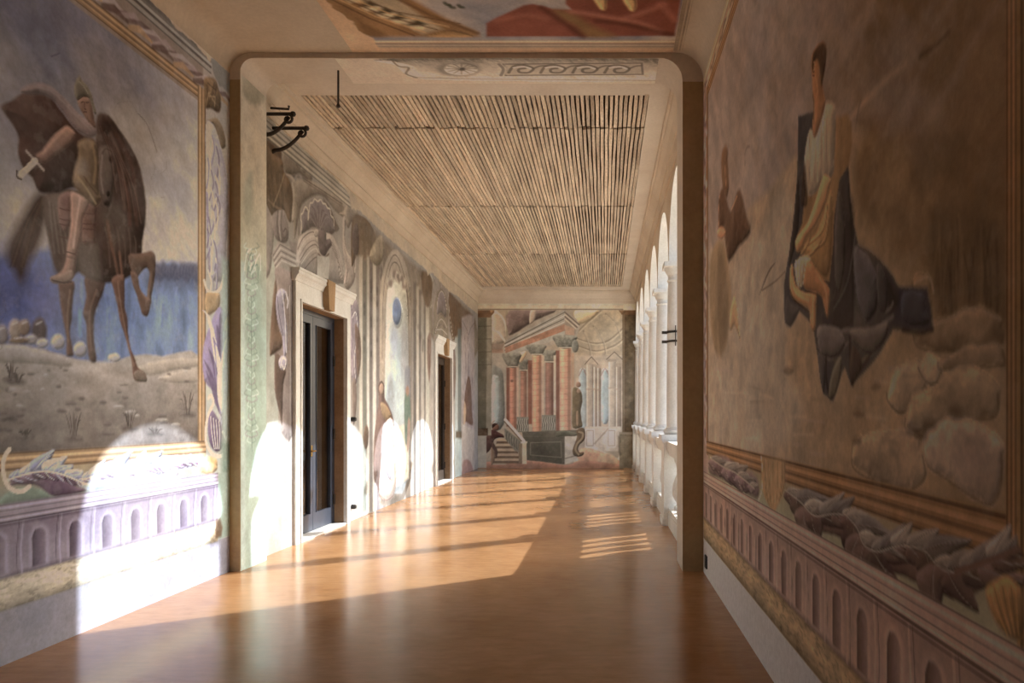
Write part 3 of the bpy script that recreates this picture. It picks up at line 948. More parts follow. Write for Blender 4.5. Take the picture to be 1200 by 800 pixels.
# horse
HB = (92, 72, 62)
f.poly([(50, 224), (40, 231), (30, 246), (20, 262), (11, 280), (7, 296), (10, 308), (17, 318), (23, 331), (29, 324), (34, 309), (43, 294), (49, 280), (54, 260), (60, 240)], (72, 51, 40), .96, .035, 'painted_horse', tex=.4, tscale=(12, 5))
for k in range(10):
    u = RNG.uniform(-6, 6)
    f.line([(50 + u*.3, 232), (36 + u, 260), (20 + u*1.4, 312)], 2.4, ((56, 38, 30), (96, 70, 52))[k % 2], .5, .012)
f.poly([(70, 328), (87, 330), (86, 345), (85, 358), (84, 372), (82, 390), (85, 408), (86, 416), (78, 416), (78, 396), (74, 376), (72, 362), (70, 345)], (96, 64, 48), 1, .01, 'painted_horse')
f.line([(82, 340), (79, 370), (80, 400)], 3, (134, 96, 72), .55, .012)
f.poly([(100, 322), (122, 326), (120, 345), (113, 361), (110, 380), (111, 405), (113, 423), (105, 422), (102, 400), (101, 381), (97, 367), (101, 348)], (88, 62, 50), 1, .01, 'painted_horse')
f.line([(113, 340), (105, 368), (107, 410)], 3, (122, 88, 68), .55, .012)
f.poly([(114, 136), (127, 135), (140, 152), (152, 170), (162, 190), (168, 214), (171, 243), (170, 262), (167, 282), (166, 300), (160, 316), (150, 325), (140, 329), (128, 331), (118, 330), (108, 327), (98, 322), (92, 319), (85, 326), (74, 327), (67, 318), (62, 304), (58, 285), (54, 268), (51, 250), (50, 234), (56, 225), (66, 223), (80, 221), (100, 224), (111, 218), (113, 200), (112, 170)],
       (82, 62, 52), 1, .012, 'painted_horse', col2=(76, 52, 42), ax=((80, 250), (165, 300)), tex=.3)
f.poly([(52, 235), (62, 225), (76, 224), (72, 245), (66, 270), (62, 300), (56, 272)], (112, 98, 88), .7, .04)
f.poly([(58, 270), (68, 282), (74, 300), (70, 326), (64, 312)], (70, 50, 42), .7, .03)
f.poly([(92, 280), (110, 282), (116, 300), (118, 326), (104, 324), (94, 316)], (90, 76, 66), .9, .03)
f.poly([(118, 238), (140, 240), (152, 262), (146, 290), (128, 286)], (94, 78, 68), .7, .05)
for (x0, y0, x1, y1, x2, y2, c_) in ((122, 140, 140, 168, 150, 226, (70, 42, 34)), (128, 140, 150, 176, 160, 236, (74, 44, 34)), (132, 146, 158, 188, 166, 258, (66, 42, 34)), (126, 150, 142, 190, 146, 244, (112, 84, 70)), (136, 158, 156, 200, 160, 262, (92, 56, 42)), (140, 200, 150, 230, 152, 262, (104, 62, 46))):
    f.line([(x0, y0), (x1, y1), (x2, y2)], 6, c_, .7, .03, 'painted_horse')
f.poly([(118, 142), (126, 139), (130, 152), (124, 158), (118, 154)], (62, 38, 32), .8, .015)
f.poly([(115, 176), (122, 171), (131, 174), (136, 184), (136, 202), (133, 218), (131, 234), (128, 242), (123, 240), (118, 231), (114, 222), (113, 204)], (104, 86, 76), .9, .018, 'painted_horse', vol=.5)
f.ell(130, 186, 2.4, 4, (60, 42, 36), soft=.01); f.line([(120, 180), (124, 174), (131, 178)], 2, (88, 66, 56), .7, .01)
f.line([(120, 182), (118, 204), (121, 226)], 3, (138, 120, 108), .6, .014)
for k in range(14): f.line([(116 + k*1.6, 146 + k*2.2), (128 + k*2.2, 180 + k*3), (134 + k*2.4, 222 + k*3)], 1.8, ((66, 42, 34), (118, 84, 66), (84, 52, 40))[k % 3], .45, .010)
for k in range(12): f.line([(120 + k*3.4, 262 + (k % 4)*5), (124 + k*3.2, 286), (126 + k*3, 312)], 2.2, ((70, 50, 40), (116, 94, 80))[k % 2], .35, .016)
for k in range(9): f.line([(58 + k*2, 236 + k*2), (60 + k*2.4, 262), (64 + k*2.6, 296)], 2, ((126, 112, 100), (78, 60, 50))[k % 2], .4, .014)
f.ell(126.5, 227, 2.2, 3.6, (48, 36, 32), soft=.006); f.ell(125, 238, 3.6, 3, (52, 38, 34), soft=.01)
f.poly([(131, 326), (145, 322), (146, 345), (146, 360), (149, 373), (151, 400), (158, 420), (162, 431), (169, 436), (172, 445), (166, 447), (158, 445), (155, 435), (154, 422), (147, 396), (141, 376), (137, 355), (133, 338)], (104, 70, 54), 1, .009, 'painted_horse')
f.line([(138, 330), (142, 360), (150, 402), (157, 428)], 2.6, (140, 100, 76), .5, .01)
f.poly([(157, 436), (166, 434), (171, 441), (171, 447), (160, 445)], (112, 94, 78), .9, .008)
f.poly([(150, 300), (162, 297), (171, 295), (178, 294), (182, 300), (182, 315), (181, 330), (178, 346), (177, 356), (173, 352), (173, 338), (175, 322), (172, 314), (166, 318), (158, 326)], (96, 72, 58), 1, .009, 'painted_horse')
f.poly([(153, 318), (161, 322), (164, 338), (170, 346), (176, 350), (176, 361), (173, 370), (167, 368), (164, 358), (160, 345), (156, 334)], (106, 76, 60), 1, .009, 'painted_horse')
f.line([(126, 260), (130, 285), (136, 310), (139, 330)], 5, (124, 82, 60), .5, .02)
f.line([(140, 296), (142, 312), (143, 326)], 4, (132, 88, 64), .6, .02)
# rider
f.poly([(70, 228), (84, 226), (84, 245), (82, 262), (76, 272), (70, 262), (68, 245)], (122, 88, 80), .95, .01, 'painted_rider')
f.poly([(98, 240), (113, 236), (112, 262), (110, 285), (97, 284), (96, 262)], (112, 78, 66), .9, .012, 'painted_rider')
for v in (250, 262, 268, 283): f.line([(70, v - 6), (82, v - 3)], 1.6, (84, 46, 42), .7); f.line([(97, v), (112, v + 1)], 1.6, (84, 46, 42), .6)
f.poly([(83, 225), (94, 228), (104, 234), (102, 246), (97, 258), (95, 274), (92, 290), (89, 300), (88, 314), (85, 326), (74, 331), (62, 330), (60, 325), (70, 320), (76, 310), (78, 296), (80, 280), (83, 262), (83, 244)], (152, 118, 102), 1, .010, 'painted_rider', col2=(128, 92, 76), ax=((85, 230), (80, 325)))
f.line([(94, 232), (90, 256), (86, 290)], 3.2, (182, 150, 134), .6, .012)
for v in (296, 301): f.line([(78, v - 1), (88, v + 2)], 1.4, (82, 50, 42), .9)
f.poly([(60, 324), (72, 321), (84, 316), (86, 326), (76, 332), (62, 331)], (132, 104, 88), .9, .008)
f.line([(60, 327), (72, 331), (84, 330)], 1.6, (60, 42, 38), .9)
CLO = [(1, 124), (14, 117), (26, 110), (46, 109), (60, 115), (72, 130), (85, 147), (96, 157), (108, 161), (113, 170), (115, 190), (114, 215), (108, 234), (95, 222), (84, 220), (66, 226), (46, 224), (38, 209), (30, 201), (24, 190), (21, 176), (22, 163), (19, 153), (13, 143), (6, 134)]
f.poly(CLO, (82, 50, 40), 1, .010, 'painted_cloak', col2=(74, 50, 42), ax=((20, 120), (100, 220)), tex=.45, tscale=(5, 5))
f.poly([(26, 118), (44, 114), (58, 122), (68, 140), (60, 150), (40, 142)], (96, 66, 54), .6, .05)
f.poly([(46, 165), (60, 150), (72, 150), (60, 170)], (60, 34, 28), .6, .03)
f.poly([(66, 176), (90, 168), (100, 190), (90, 210), (66, 216)], (66, 48, 42), .6, .05)
f.poly([(24, 106), (35, 99), (47, 97), (62, 103), (77, 116), (92, 133), (109, 146), (113, 156), (108, 161), (96, 157), (85, 147), (72, 129), (60, 116), (47, 110), (32, 111)], (128, 106, 102), 1, .012, 'painted_cloak', tex=.25)
f.line([(40, 101), (62, 108), (84, 130), (106, 152)], 2.4, (150, 130, 126), .55, .012)
f.poly([(79, 148), (88, 157), (82, 168), (67, 179), (54, 190), (47, 188), (42, 181), (49, 176), (57, 166), (68, 154)], (150, 110, 90), 1, .010, 'painted_rider', col2=(128, 88, 72), ax=((70, 150), (60, 185)))
f.line([(74, 154), (62, 166), (50, 180)], 2.4, (176, 138, 116), .5, .012)
f.line([(31, 177), (41, 188), (51, 199)], 3.4, (148, 130, 118), 1, .008, 'painted_sword')
f.line([(42, 188), (32, 198), (23, 207)], 7, (166, 150, 142), 1, .008, 'painted_sword')
f.line([(39, 186), (30, 196), (23, 202)], 1.6, (210, 198, 192), .8, .006)
f.line([(20, 200), (20, 207), (25, 210)], 2.4, (40, 28, 30), .9, .006)
f.poly([(92, 166), (104, 162), (113, 168), (115, 186), (116, 204), (116, 224), (118, 234), (112, 241), (102, 236), (93, 226), (85, 214), (88, 196), (92, 182)], (118, 94, 68), 1, .014, 'painted_rider', tex=.35, tscale=(10, 6))
f.line([(108, 168), (112, 190), (110, 214)], 4, (150, 116, 74), .6, .02)
f.line([(92, 208), (102, 222), (112, 238)], 3, (152, 128, 88), .7, .014); f.line([(98, 206), (106, 218), (114, 228)], 2, (84, 62, 46), .6)
f.ell(96, 196, 7, 9, (130, 118, 112), alpha=.5, soft=.03)
f.poly([(91, 116), (98, 112), (105, 114), (108, 127), (110, 139), (112, 150), (105, 144), (98, 134), (93, 126)], (138, 102, 82), 1, .007, 'painted_rider')
f.poly([(93, 88.5), (96, 94), (103, 102), (108, 112), (110.5, 124), (113, 134), (110, 133), (107, 122), (104, 115), (97, 113), (90.5, 117), (87, 108), (88, 98)], (116, 106, 88), 1, .007, 'painted_rider', tex=.3)
f.line([(93, 96), (98, 101), (103, 109)], 2, (146, 136, 116), .6); f.line([(91, 117), (98, 113), (105, 114)], 1.2, (72, 56, 44), .8)
for P_ in ([(95, 120), (98, 119)], [(101, 120), (104, 120)], [(99, 120), (99, 127), (101, 128)], [(98, 131), (102, 131)]): f.line(P_, 1.2, (72, 44, 36), .8, .005)
f.poly([(106, 124), (110, 138), (112, 150), (108, 146), (105, 132)], (108, 76, 60), .7, .01)
# painted gold frame and borders
FA0, FA1 = 1.5, 6.215
f.rect(YB, YP0, 4.30, 4.9, (140, 118, 102), label='painted_top_border'); f.rect(6.3, YP0, .96, 4.9, (150, 150, 138), label='painted_side_border', col2=(158, 140, 122))
gold_band(f, FA0 - .12, FA1 + .12, 4.33, 4.44, True, PAL_L, True)
gold_band(f, FA1, FA1 + .125, 1.14, 4.44, False, PAL_L)
f.rect(YB, 6.34, .96, 1.265, (116, 122, 108), label='painted_bottom_border', col2=(164, 128, 74))
gold_band(f, FA0 - .12, FA1 + .125, 1.165, 1.275, True, PAL_L, True)
gold_band(f, FA0 - .12, FA0, 1.17, 4.44, False, PAL_L)
f.rect(YB, FA0 - .12, .96, 4.9, (150, 132, 112), label='painted_side_border')
# ribbons along the top border, painted mouldings above
for k in range(30):
    a0 = 3.6 + k*.10 + RNG.uniform(-.03, .03)
    f.mline([(a0, 4.46 + RNG.uniform(0, .05), .012), (a0 + .18, 4.52 + RNG.uniform(0, .06), .022), (a0 + .36, 4.47 + RNG.uniform(0, .10), .008)], ((158, 132, 126), (104, 70, 60), (168, 148, 138), (128, 96, 96))[k % 4], .75, .014, taper=False)
for k in range(9):
    a0 = 4.2 + k*.28
    f.mline([(a0, 4.45, .02), (a0 + .12, 4.50, .03), (a0 + .26, 4.48, .012)], ((172, 128, 62), (92, 56, 40))[k % 2], .7, .016)
for z, w_, c_ in ((4.645, .010, (92, 84, 74)), (4.665, .016, (150, 140, 124)), (4.70, .014, (84, 76, 68)), (4.725, .014, (158, 148, 132)), (4.755, .016, (110, 100, 88)), (4.785, .018, (92, 84, 74))):
    f.mline([(3.0, z, w_), (6.42, z, w_)], c_, .9, .010)
f.mpoly(np.array([(6.42, 4.80), (6.46, 4.66), (6.55, 4.60), (6.75, 4.60), (6.75, 4.84), (6.42, 4.84)]), (126, 118, 106), 1, .01, rough=.02)
# where the upper paint has fallen, bare plaster shows with a ragged edge
f.mpoly(np.array([(3.0, 4.86), (3.0, 4.82), (4.6, 4.82), (5.5, 4.815), (5.9, 4.77), (6.2, 4.80), (6.42, 4.72), (6.45, 4.79), (6.58, 4.80), (6.8, 4.80), (6.8, 4.95), (3.0, 4.95)]), (176, 144, 108), 1, .006, 'bare_plaster_edge', rough=.03)
# side border: ochre mask head, lavender acanthus, cream curl
f.ctx(225, 80, 3.2)
f.poly([(48, 36), (66, 32), (88, 42), (100, 78), (108, 110), (106, 160), (92, 165), (70, 150), (52, 150), (46, 110), (44, 60)], (122, 90, 48), 1, .012, 'painted_mask', tex=.5, tscale=(14, 14))
for k in range(12): f.line([(RNG.uniform(55, 95), RNG.uniform(50, 150)), (RNG.uniform(55, 95), RNG.uniform(50, 150))], 1.6, ((70, 48, 24), (164, 130, 80))[k % 2], .6, .008)
f.poly([(50, 200), (70, 190), (96, 190), (118, 230), (126, 290), (110, 300), (96, 250), (80, 210), (60, 215)], (120, 96, 66), .95, .01)
f.poly([(52, 210), (74, 205), (92, 240), (112, 310), (130, 400), (136, 520), (130, 640), (124, 780), (100, 800), (70, 780), (58, 640), (54, 480), (52, 330)], (152, 142, 150), 1, .012, 'painted_acanthus', tex=.25)
f.ctx(225, 80, 3.2)
for k in range(26):
    v0 = 230 + k*22; u0 = RNG.uniform(56, 112)
    f.line([(u0, v0), (u0 + RNG.uniform(2, 16), v0 + 50), (u0 + RNG.uniform(-8, 10), v0 + 110)], RNG.uniform(1.4, 3.6), ((206, 200, 208), (112, 96, 124), (184, 178, 190), (96, 82, 112))[k % 4], .7, .010, 'painted_acanthus')
f.line([(56, 470), (60, 600), (66, 760)], 5, (104, 82, 116), .6, .02)
f.ctx(225, 310, 3.2)
f.line([(46, 60), (58, 96), (84, 106), (108, 86), (118, 40)], 4, (206, 190, 160), 1, .008, 'painted_acanthus')
f.poly([(50, 110), (80, 104), (104, 110), (102, 160), (80, 180), (54, 190)], (150, 116, 66), 1, .01, 'painted_acanthus', tex=.3)
f.poly([(100, 160), (126, 190), (136, 280), (136, 400), (122, 470), (118, 600), (108, 640), (98, 500), (76, 470), (46, 430), (40, 330), (52, 270), (70, 220)], (118, 100, 132), 1, .010, 'painted_acanthus', tex=.2)
for k in range(26):
    t_ = k/25; u0 = 40 + 98*abs(math.sin(k*2.4)); v0 = 170 + 270*t_
    f.poly([(u0, v0), ((u0 + 108)/2 - 7, v0 + 70), (104, 560), (112, 562), ((u0 + 108)/2 + 9, v0 + 76)], ((182, 172, 196), (86, 64, 102), (206, 200, 214), (112, 90, 126))[k % 4], .8, .006, vol=.4)
f.poly([(60, 570), (76, 545), (104, 590), (122, 640), (112, 690), (86, 700), (64, 660)], (96, 72, 106), 1, .01, 'painted_acanthus')
for k in range(8): f.line([(70 + k*5, 570 + k*3), (74 + k*5, 630), (84 + k*3, 690)], 1.6, ((190, 180, 200), (70, 50, 84))[k % 2], .7, .006)
f.line([(62, 500), (72, 490), (80, 520), (62, 560), (52, 610), (54, 670), (80, 712), (112, 716), (128, 690), (126, 650), (116, 628)], 4.4, (214, 198, 166), 1, .007, 'painted_acanthus')
f.poly([(44, 726), (84, 722), (96, 750), (76, 790), (44, 780)], (168, 134, 76), 1, .010, tex=.3)
f.rect(6.60, 6.76, .96, 3.0, (138, 152, 138), .85, .03); f.rect(6.60, 6.76, .55, 1.25, (88, 116, 98), .7, .04)
f.ctx()
# bottom acanthus scroll: long swelling leaves, pale above, plum below
LAV, PLUM, HLV = [(132, 134, 156), (154, 156, 174), (114, 116, 142), (164, 166, 180)], [(104, 74, 92), (126, 96, 114), (88, 62, 82)], [(190, 192, 202), (88, 84, 112), (170, 172, 188), (112, 82, 100)]
acanthus(f, [(-150, 590), (-110, 568), (-70, 572), (-30, 586)], 22, 15, LAV, PLUM, HLV, 6, 1.5)
f.poly([(6, 571), (22, 562), (44, 556), (66, 559), (86, 568), (101, 575), (64, 582), (46, 570), (22, 568)], (102, 74, 92), 1, .008, 'painted_acanthus')
acanthus(f, [(10, 562), (28, 556), (50, 552), (74, 556), (98, 566)], 18, 14, LAV, PLUM, HLV, 7, 1.6)
f.poly([(0, 594), (6, 578), (36, 570), (60, 580), (62, 583), (28, 590)], (98, 114, 96), .9, .012)
f.ctx(0, 510, 7.27)
f.line([(80, 120), (40, 180), (26, 280), (50, 400), (110, 465), (190, 475), (250, 435)], 5.4, (196, 174, 144), 1, .008, 'painted_curl')
f.ctx()
f.poly([(96, 566), (120, 548), (150, 540), (190, 534), (232, 536), (226, 546), (196, 554), (150, 566), (110, 574)], (164, 166, 182), 1, .010, 'painted_acanthus')
acanthus(f, [(96, 562), (116, 556), (140, 550), (158, 556)], 17, 12, LAV, [(120, 96, 114), (176, 176, 190), (138, 112, 128)], HLV, 7, 1.6, seed=6)
acanthus(f, [(150, 556), (166, 546), (188, 546), (208, 551)], 14, 11, LAV, [(120, 96, 114), (176, 176, 190), (138, 112, 128)], HLV, 6, 1.6, seed=7)
acanthus(f, [(196, 549), (212, 542), (230, 540), (240, 543)], 9, 8, LAV, PLUM, HLV, 5, 1.5, seed=8)
f.poly([(233, 542), (248, 542), (255, 548), (249, 554), (236, 554)], (170, 136, 80), 1, .012, tex=.4)
painted_dado(f, YB, 6.545, 6.32, .308, PAL_L)
f.rect(6.545, YP0 + .1, .34, .96, (122, 138, 122), 1, .01, label='painted_side_border'); f.rect(6.545, YP0 + .1, -.1, .34, PAL_L['skirt'], label='painted_skirting')
f.mpoly(np.array([(6.50, .36), (6.60, .36), (6.62, .44), (6.58, .54), (6.50, .53)]), (104, 74, 44), .9, .014)
f.mottle(.10, (3, 3), (.05, 0, -.05)); f.mottle(.05, (14, 14))
f.fade((164, 152, 142), .16, (1.7, 1.7), 1); f.cracks(14, (84, 74, 70), .28)
fr = empty('rider_fresco', (XL, 5.2, 0))
tag(fr, 'fresco of a helmeted rider on a dark horse, on the left wall', 'fresco')
f.build(fr, M['fresco'])

# ------------------------------------------------------------------ fresco: painted architecture around the two doors (left wall, far bay)
A_ = np.sort(1/np.linspace(1/YP1, 1/(YE - .003), 350))
B_ = np.linspace(0.0, 4.72, 480)
f = Fresco(A_, B_, uv_left, lambda a, b: np.column_stack([np.full_like(a, XL), a, b]), (1.12, 1.27, 1.45))
a, b = f.GA, f.GB
f.C[:] = f.c((164, 152, 140))
f.lab[:] = f.name('painted_wall_field')
def vs(u0, u1, v0, v1, col, alpha=1.0, soft=.012, label=None, col2=None):
    """upright strip between two survey columns"""
    f.poly([(u0, v0), (u1, v0), (u1, v1), (u0, v1)], col, alpha, soft, label, smooth=False, tex=.14, tscale=(10, 2), col2=col2, ax=((u0, v0), (u0, v1)) if col2 else None)
# --- bay beside the pilaster and left of the nearer door
vs(295, 326, 150, 620, (166, 160, 142), col2=(172, 176, 164), label='painted_pilaster_strip')
vs(295, 330, 160, 236, (112, 80, 44), label='painted_niche')
f.ctx(305, 170, 5.333)
f.poly([(0, 0), (50, 10), (90, 60), (140, 100), (150, 170), (190, 230), (205, 330), (200, 460), (180, 480), (150, 410), (110, 410), (70, 440), (30, 350), (0, 350)], (124, 92, 52), 1, .012, 'painted_niche', tex=.45, tscale=(9, 5))
f.line([(150, 180), (120, 280), (80, 380)], 2.6, (186, 150, 96), .7, .012); f.line([(50, 340), (90, 380), (130, 400)], 3, (164, 128, 80), .7, .012)
for k in range(8): f.line([(40 + k*16, 110 + k*14), (50 + k*14, 240), (70 + k*12, 390)], 1.6, ((84, 56, 28), (156, 118, 70))[k % 2], .5, .010)
f.poly([(150, 0), (250, 30), (320, 60), (320, 240), (250, 180), (170, 190), (140, 90)], (150, 132, 108), 1, .02, tex=.3)
f.poly([(160, 180), (205, 200), (240, 300), (245, 420), (210, 480), (196, 460), (205, 320), (190, 240)], (176, 156, 134), 1, .012, 'painted_scrolls', tex=.2)
f.line([(200, 240), (216, 330), (206, 460)], 3, (206, 188, 164), .8, .010); f.line([(236, 300), (244, 420), (240, 560)], 2.4, (106, 88, 76), .7, .010)
for k in range(18): f.ell(205 + RNG.uniform(0, 80), 80 + RNG.uniform(0, 190), 10, 12, ((112, 98, 82), (184, 168, 142))[k % 2], alpha=.6, soft=.012)
f.poly([(20, 380), (70, 440), (90, 480), (80, 640), (60, 800), (20, 800)], (166, 148, 138), .9, .015)
f.poly([(80, 430), (120, 410), (150, 410), (172, 480), (178, 560), (160, 610), (110, 600), (86, 560), (72, 500)], (150, 132, 124), 1, .010, 'painted_scrolls', tex=.2)
for P_ in ([(110, 410), (106, 500), (116, 590)], [(136, 410), (132, 500), (144, 580), (166, 560), (160, 520), (146, 540)]): f.line(P_, 2.2, (98, 82, 78), .8, .008)
f.line([(122, 412), (118, 500), (128, 590)], 2, (206, 190, 176), .7, .008)
# --- broken pediment blocks over the nearer door
for (P_, c_) in (([(70, 690), (110, 600), (190, 640), (250, 680), (256, 770), (200, 740), (130, 740), (100, 790)], (172, 156, 144)), ([(180, 600), (230, 610), (250, 680), (196, 670)], (160, 142, 132))):
    f.poly(P_, c_, 1, .010, 'painted_pediment', smooth=False, tex=.15)
for k in range(6): f.line([(80 + k*3, 690 + k*16), (124 + k*2, 620 + k*20), (246, 690 + k*16)], 1.4, ((110, 92, 88), (206, 192, 178))[k % 2], .7, .008, smooth=False)
f.ctx(345, 210, 5.714)
f.poly([(0, 30), (70, 10), (140, 20), (320, 130), (420, 200), (420, 290), (340, 260), (270, 210), (200, 120), (140, 110), (80, 140), (40, 200), (0, 400)], (152, 134, 112), 1, .02, tex=.35)
f.line([(70, 0), (180, 70), (320, 165)], 1.6, (96, 76, 56), .8, .010, smooth=False); f.line([(60, 8), (200, 100), (330, 190)], 2.2, (126, 104, 80), .6, .012, smooth=False)
f.poly([(190, 120), (240, 190), (276, 280), (300, 330), (270, 350), (250, 260), (210, 190)], (96, 76, 60), .8, .014)
f.poly([(42, 370), (44, 300), (44, 240), (64, 190), (90, 200), (100, 160), (130, 132), (160, 140), (180, 134), (200, 165), (226, 190), (246, 250), (262, 300), (272, 350), (230, 372), (160, 330), (120, 320), (80, 350)], (128, 114, 118), 1, .010, 'painted_shell', tex=.15)
for k in range(11):
    t_ = k/10
    f.line([(165, 350), (165 + (-100 + 190*t_)*.6, 250 - 40*math.sin(math.pi*t_)), (165 + (-112 + 210*t_), 230 - 90*math.sin(math.pi*t_) + t_*80)], 1.6, ((152, 138, 138), (98, 84, 90))[k % 2], .7, .008)
f.line([(44, 360), (48, 300), (44, 240), (56, 226), (72, 186), (90, 206), (92, 270), (100, 190), (106, 160), (122, 156), (136, 132), (156, 148), (176, 136), (190, 160), (208, 166), (222, 192), (238, 200), (246, 244), (262, 262), (266, 310)], 2.2, (216, 200, 176), .95, .007, 'painted_shell')
f.poly([(20, 440), (40, 380), (80, 350), (130, 336), (160, 340), (200, 352), (250, 372), (280, 420), (310, 500), (330, 600), (326, 700), (200, 672), (150, 660), (20, 610)], (172, 156, 144), 1, .010, 'painted_pediment', tex=.15)
for k in range(7):
    f.line([(22 + k*6, 470 + k*24), (60 + k*9, 390 + k*26), (120 + k*5, 352 + k*28), (160, 380 + k*26)], 1.6, ((108, 90, 86), (210, 196, 180), (150, 134, 126))[k % 3], .75, .008)
    f.line([(236 + k*3, 400 + k*10), (280 + k*3, 480 + k*14), (300 + k*4, 640 + k*6)], 1.4, ((112, 94, 86), (196, 180, 164))[k % 2], .65, .008)
f.poly([(160, 345), (210, 350), (214, 400), (240, 400), (250, 440), (224, 480), (200, 516), (172, 490), (160, 430)], (104, 88, 90), .95, .010, 'painted_pediment', tex=.4, tscale=(14, 14))
f.ell(146, 360, 16, 26, (186, 170, 156), soft=.008); f.line([(160, 500), (196, 528), (230, 500)], 2.4, (110, 84, 68), .8, .008)
f.poly([(150, 510), (232, 520), (236, 560), (228, 668), (152, 658)], (184, 176, 164), 1, .010, 'painted_pediment', smooth=False); f.line([(150, 510), (148, 660)], 2, (110, 96, 90), .8, .008)
# right flank scroll of the pediment and dark niche
f.poly([(300, 230), (330, 210), (370, 140), (420, 220), (410, 280), (380, 290), (360, 330), (330, 260)], (158, 138, 114), 1, .012, tex=.4)
f.poly([(325, 260), (344, 270), (338, 380), (350, 460), (372, 520), (410, 480), (412, 580), (400, 680), (360, 740), (330, 700), (340, 600), (324, 460)], (170, 150, 136), 1, .010, 'painted_scrolls', tex=.2)
f.line([(334, 280), (330, 400), (346, 480), (368, 520)], 2.6, (208, 190, 166), .9, .008); f.line([(388, 480), (410, 540), (404, 620)], 2.4, (212, 196, 178), .9, .008); f.line([(360, 600), (344, 700)], 2, (104, 86, 80), .7, .008)
f.ctx()
# --- right of the nearer door: dark niches, pilaster stripes
f.poly([(412, 262), (420, 252), (434, 262), (444, 290), (440, 306), (430, 302), (424, 306), (418, 300), (412, 312)], (104, 74, 42), 1, .014, 'painted_niche', tex=.4)
f.poly([(415, 253), (460, 290), (510, 330), (556, 372), (556, 420), (480, 380), (430, 330)], (138, 114, 84), .8, .05, tex=.4)
f.poly([(413, 270), (419, 262), (421, 290), (417, 300), (413, 290)], (92, 72, 72), .9, .012)
for (u0, u1, v0, c0, c1) in ((417, 421, 300, (150, 136, 124), (150, 146, 136)), (421, 425, 300, (184, 166, 142), (196, 192, 178)), (425, 430, 305, (124, 116, 102), (126, 132, 120)), (430, 433, 300, (176, 162, 142), (206, 202, 192)),
                             (433, 437, 296, (118, 102, 96), (132, 128, 124)), (437, 441, 290, (190, 174, 152), (214, 210, 202)), (441, 445, 286, (138, 120, 108), (126, 120, 124)), (445, 449, 300, (160, 142, 122), (150, 142, 140)), (449, 453, 320, (120, 104, 96), (122, 116, 124))):
    vs(u0, u1, v0, 600, c0, 1, .03, col2=c1, label='painted_pilaster_strip')
for k in range(28): f.ell(RNG.choice((427, 435, 442, 447)), RNG.uniform(310, 420), 1.2, 4, (98, 84, 80), alpha=.5, soft=.02)
f.poly([(433, 300), (440, 282), (448, 276), (450, 300), (442, 312)], (166, 144, 110), .9, .02, tex=.4)
f.poly([(411, 352), (418, 352), (421, 372), (420, 420), (418, 448), (413, 446), (411, 420)], (148, 130, 138), 1, .012, 'painted_scrolls', tex=.2)
f.line([(413, 372), (417, 366), (419, 390), (415, 420), (417, 444)], 1.6, (212, 202, 206), .9, .010); f.line([(411, 356), (414, 380), (412, 420)], 1.6, (90, 70, 78), .8, .010)
f.poly([(416, 380), (422, 392), (423, 420), (420, 442), (418, 430)], (120, 88, 68), .9, .02); f.poly([(413, 448), (417, 446), (418, 470), (416, 494), (413, 494)], (134, 108, 94), .9, .02)
# --- great niche with a blue oval vision
f.poly([(445, 470), (445, 350), (449, 318), (455, 300), (463, 292), (472, 300), (479, 324), (482, 360), (482, 560), (445, 590)], (160, 142, 122), 1, .02, 'painted_niche_arch', tex=.2)
for k, (du, c_) in enumerate(((0, (188, 168, 140)), (2, (116, 98, 86)), (4, (180, 162, 138)), (6, (104, 90, 84)))):
    f.line([(446 + du, 420), (447 + du, 350), (452 + du*.8, 316), (463, 294 + du*2.2), (474 - du*.8, 318), (480 - du, 356), (481 - du, 440)], 1.7, c_, .85, .02, 'painted_niche_arch')
f.poly([(452, 560), (452, 400), (453, 350), (457, 328), (465, 318), (473, 330), (477, 352), (478, 400), (479, 560)], (198, 190, 166), 1, .02, 'painted_niche_arch', col2=(172, 180, 182), ax=((465, 330), (465, 440)), tex=.1)
for k in range(26): f.ell(455 + (k % 13)*1.6, 330 - 10*math.sin((k % 13)/12*math.pi) + RNG.uniform(0, 8), 1.6, 4, ((150, 124, 112), (206, 190, 166), (120, 96, 90))[k % 3], alpha=.75, soft=.03)
f.line([(476, 340), (477.5, 352), (477, 358)], 2, (96, 66, 58), .8, .02)
f.ell(465.5, 367, 6.4, 18, (208, 206, 196), soft=.02, label='painted_oval'); f.ell(465, 365, 5.4, 16, (120, 142, 180), soft=.02, label='painted_oval'); f.ell(464.5, 358, 3.8, 9, (104, 126, 172), alpha=.7, soft=.04)
for (u, v, rx, ry, c_) in ((462, 400, 5, 18, (152, 166, 190)), (470, 420, 6, 24, (164, 184, 194)), (464, 440, 5, 20, (176, 200, 206)), (474, 410, 4, 30, (158, 150, 150)), (458, 470, 5, 30, (150, 156, 160)), (470, 470, 7, 26, (176, 190, 188))):
    f.ell(u, v, rx, ry, c_, alpha=.7, soft=.10)
vs(474, 481, 430, 520, (128, 128, 140), .8, .05)
f.poly([(453, 505), (479, 495), (479, 560), (455, 575)], (206, 194, 168), .9, .03, smooth=False)
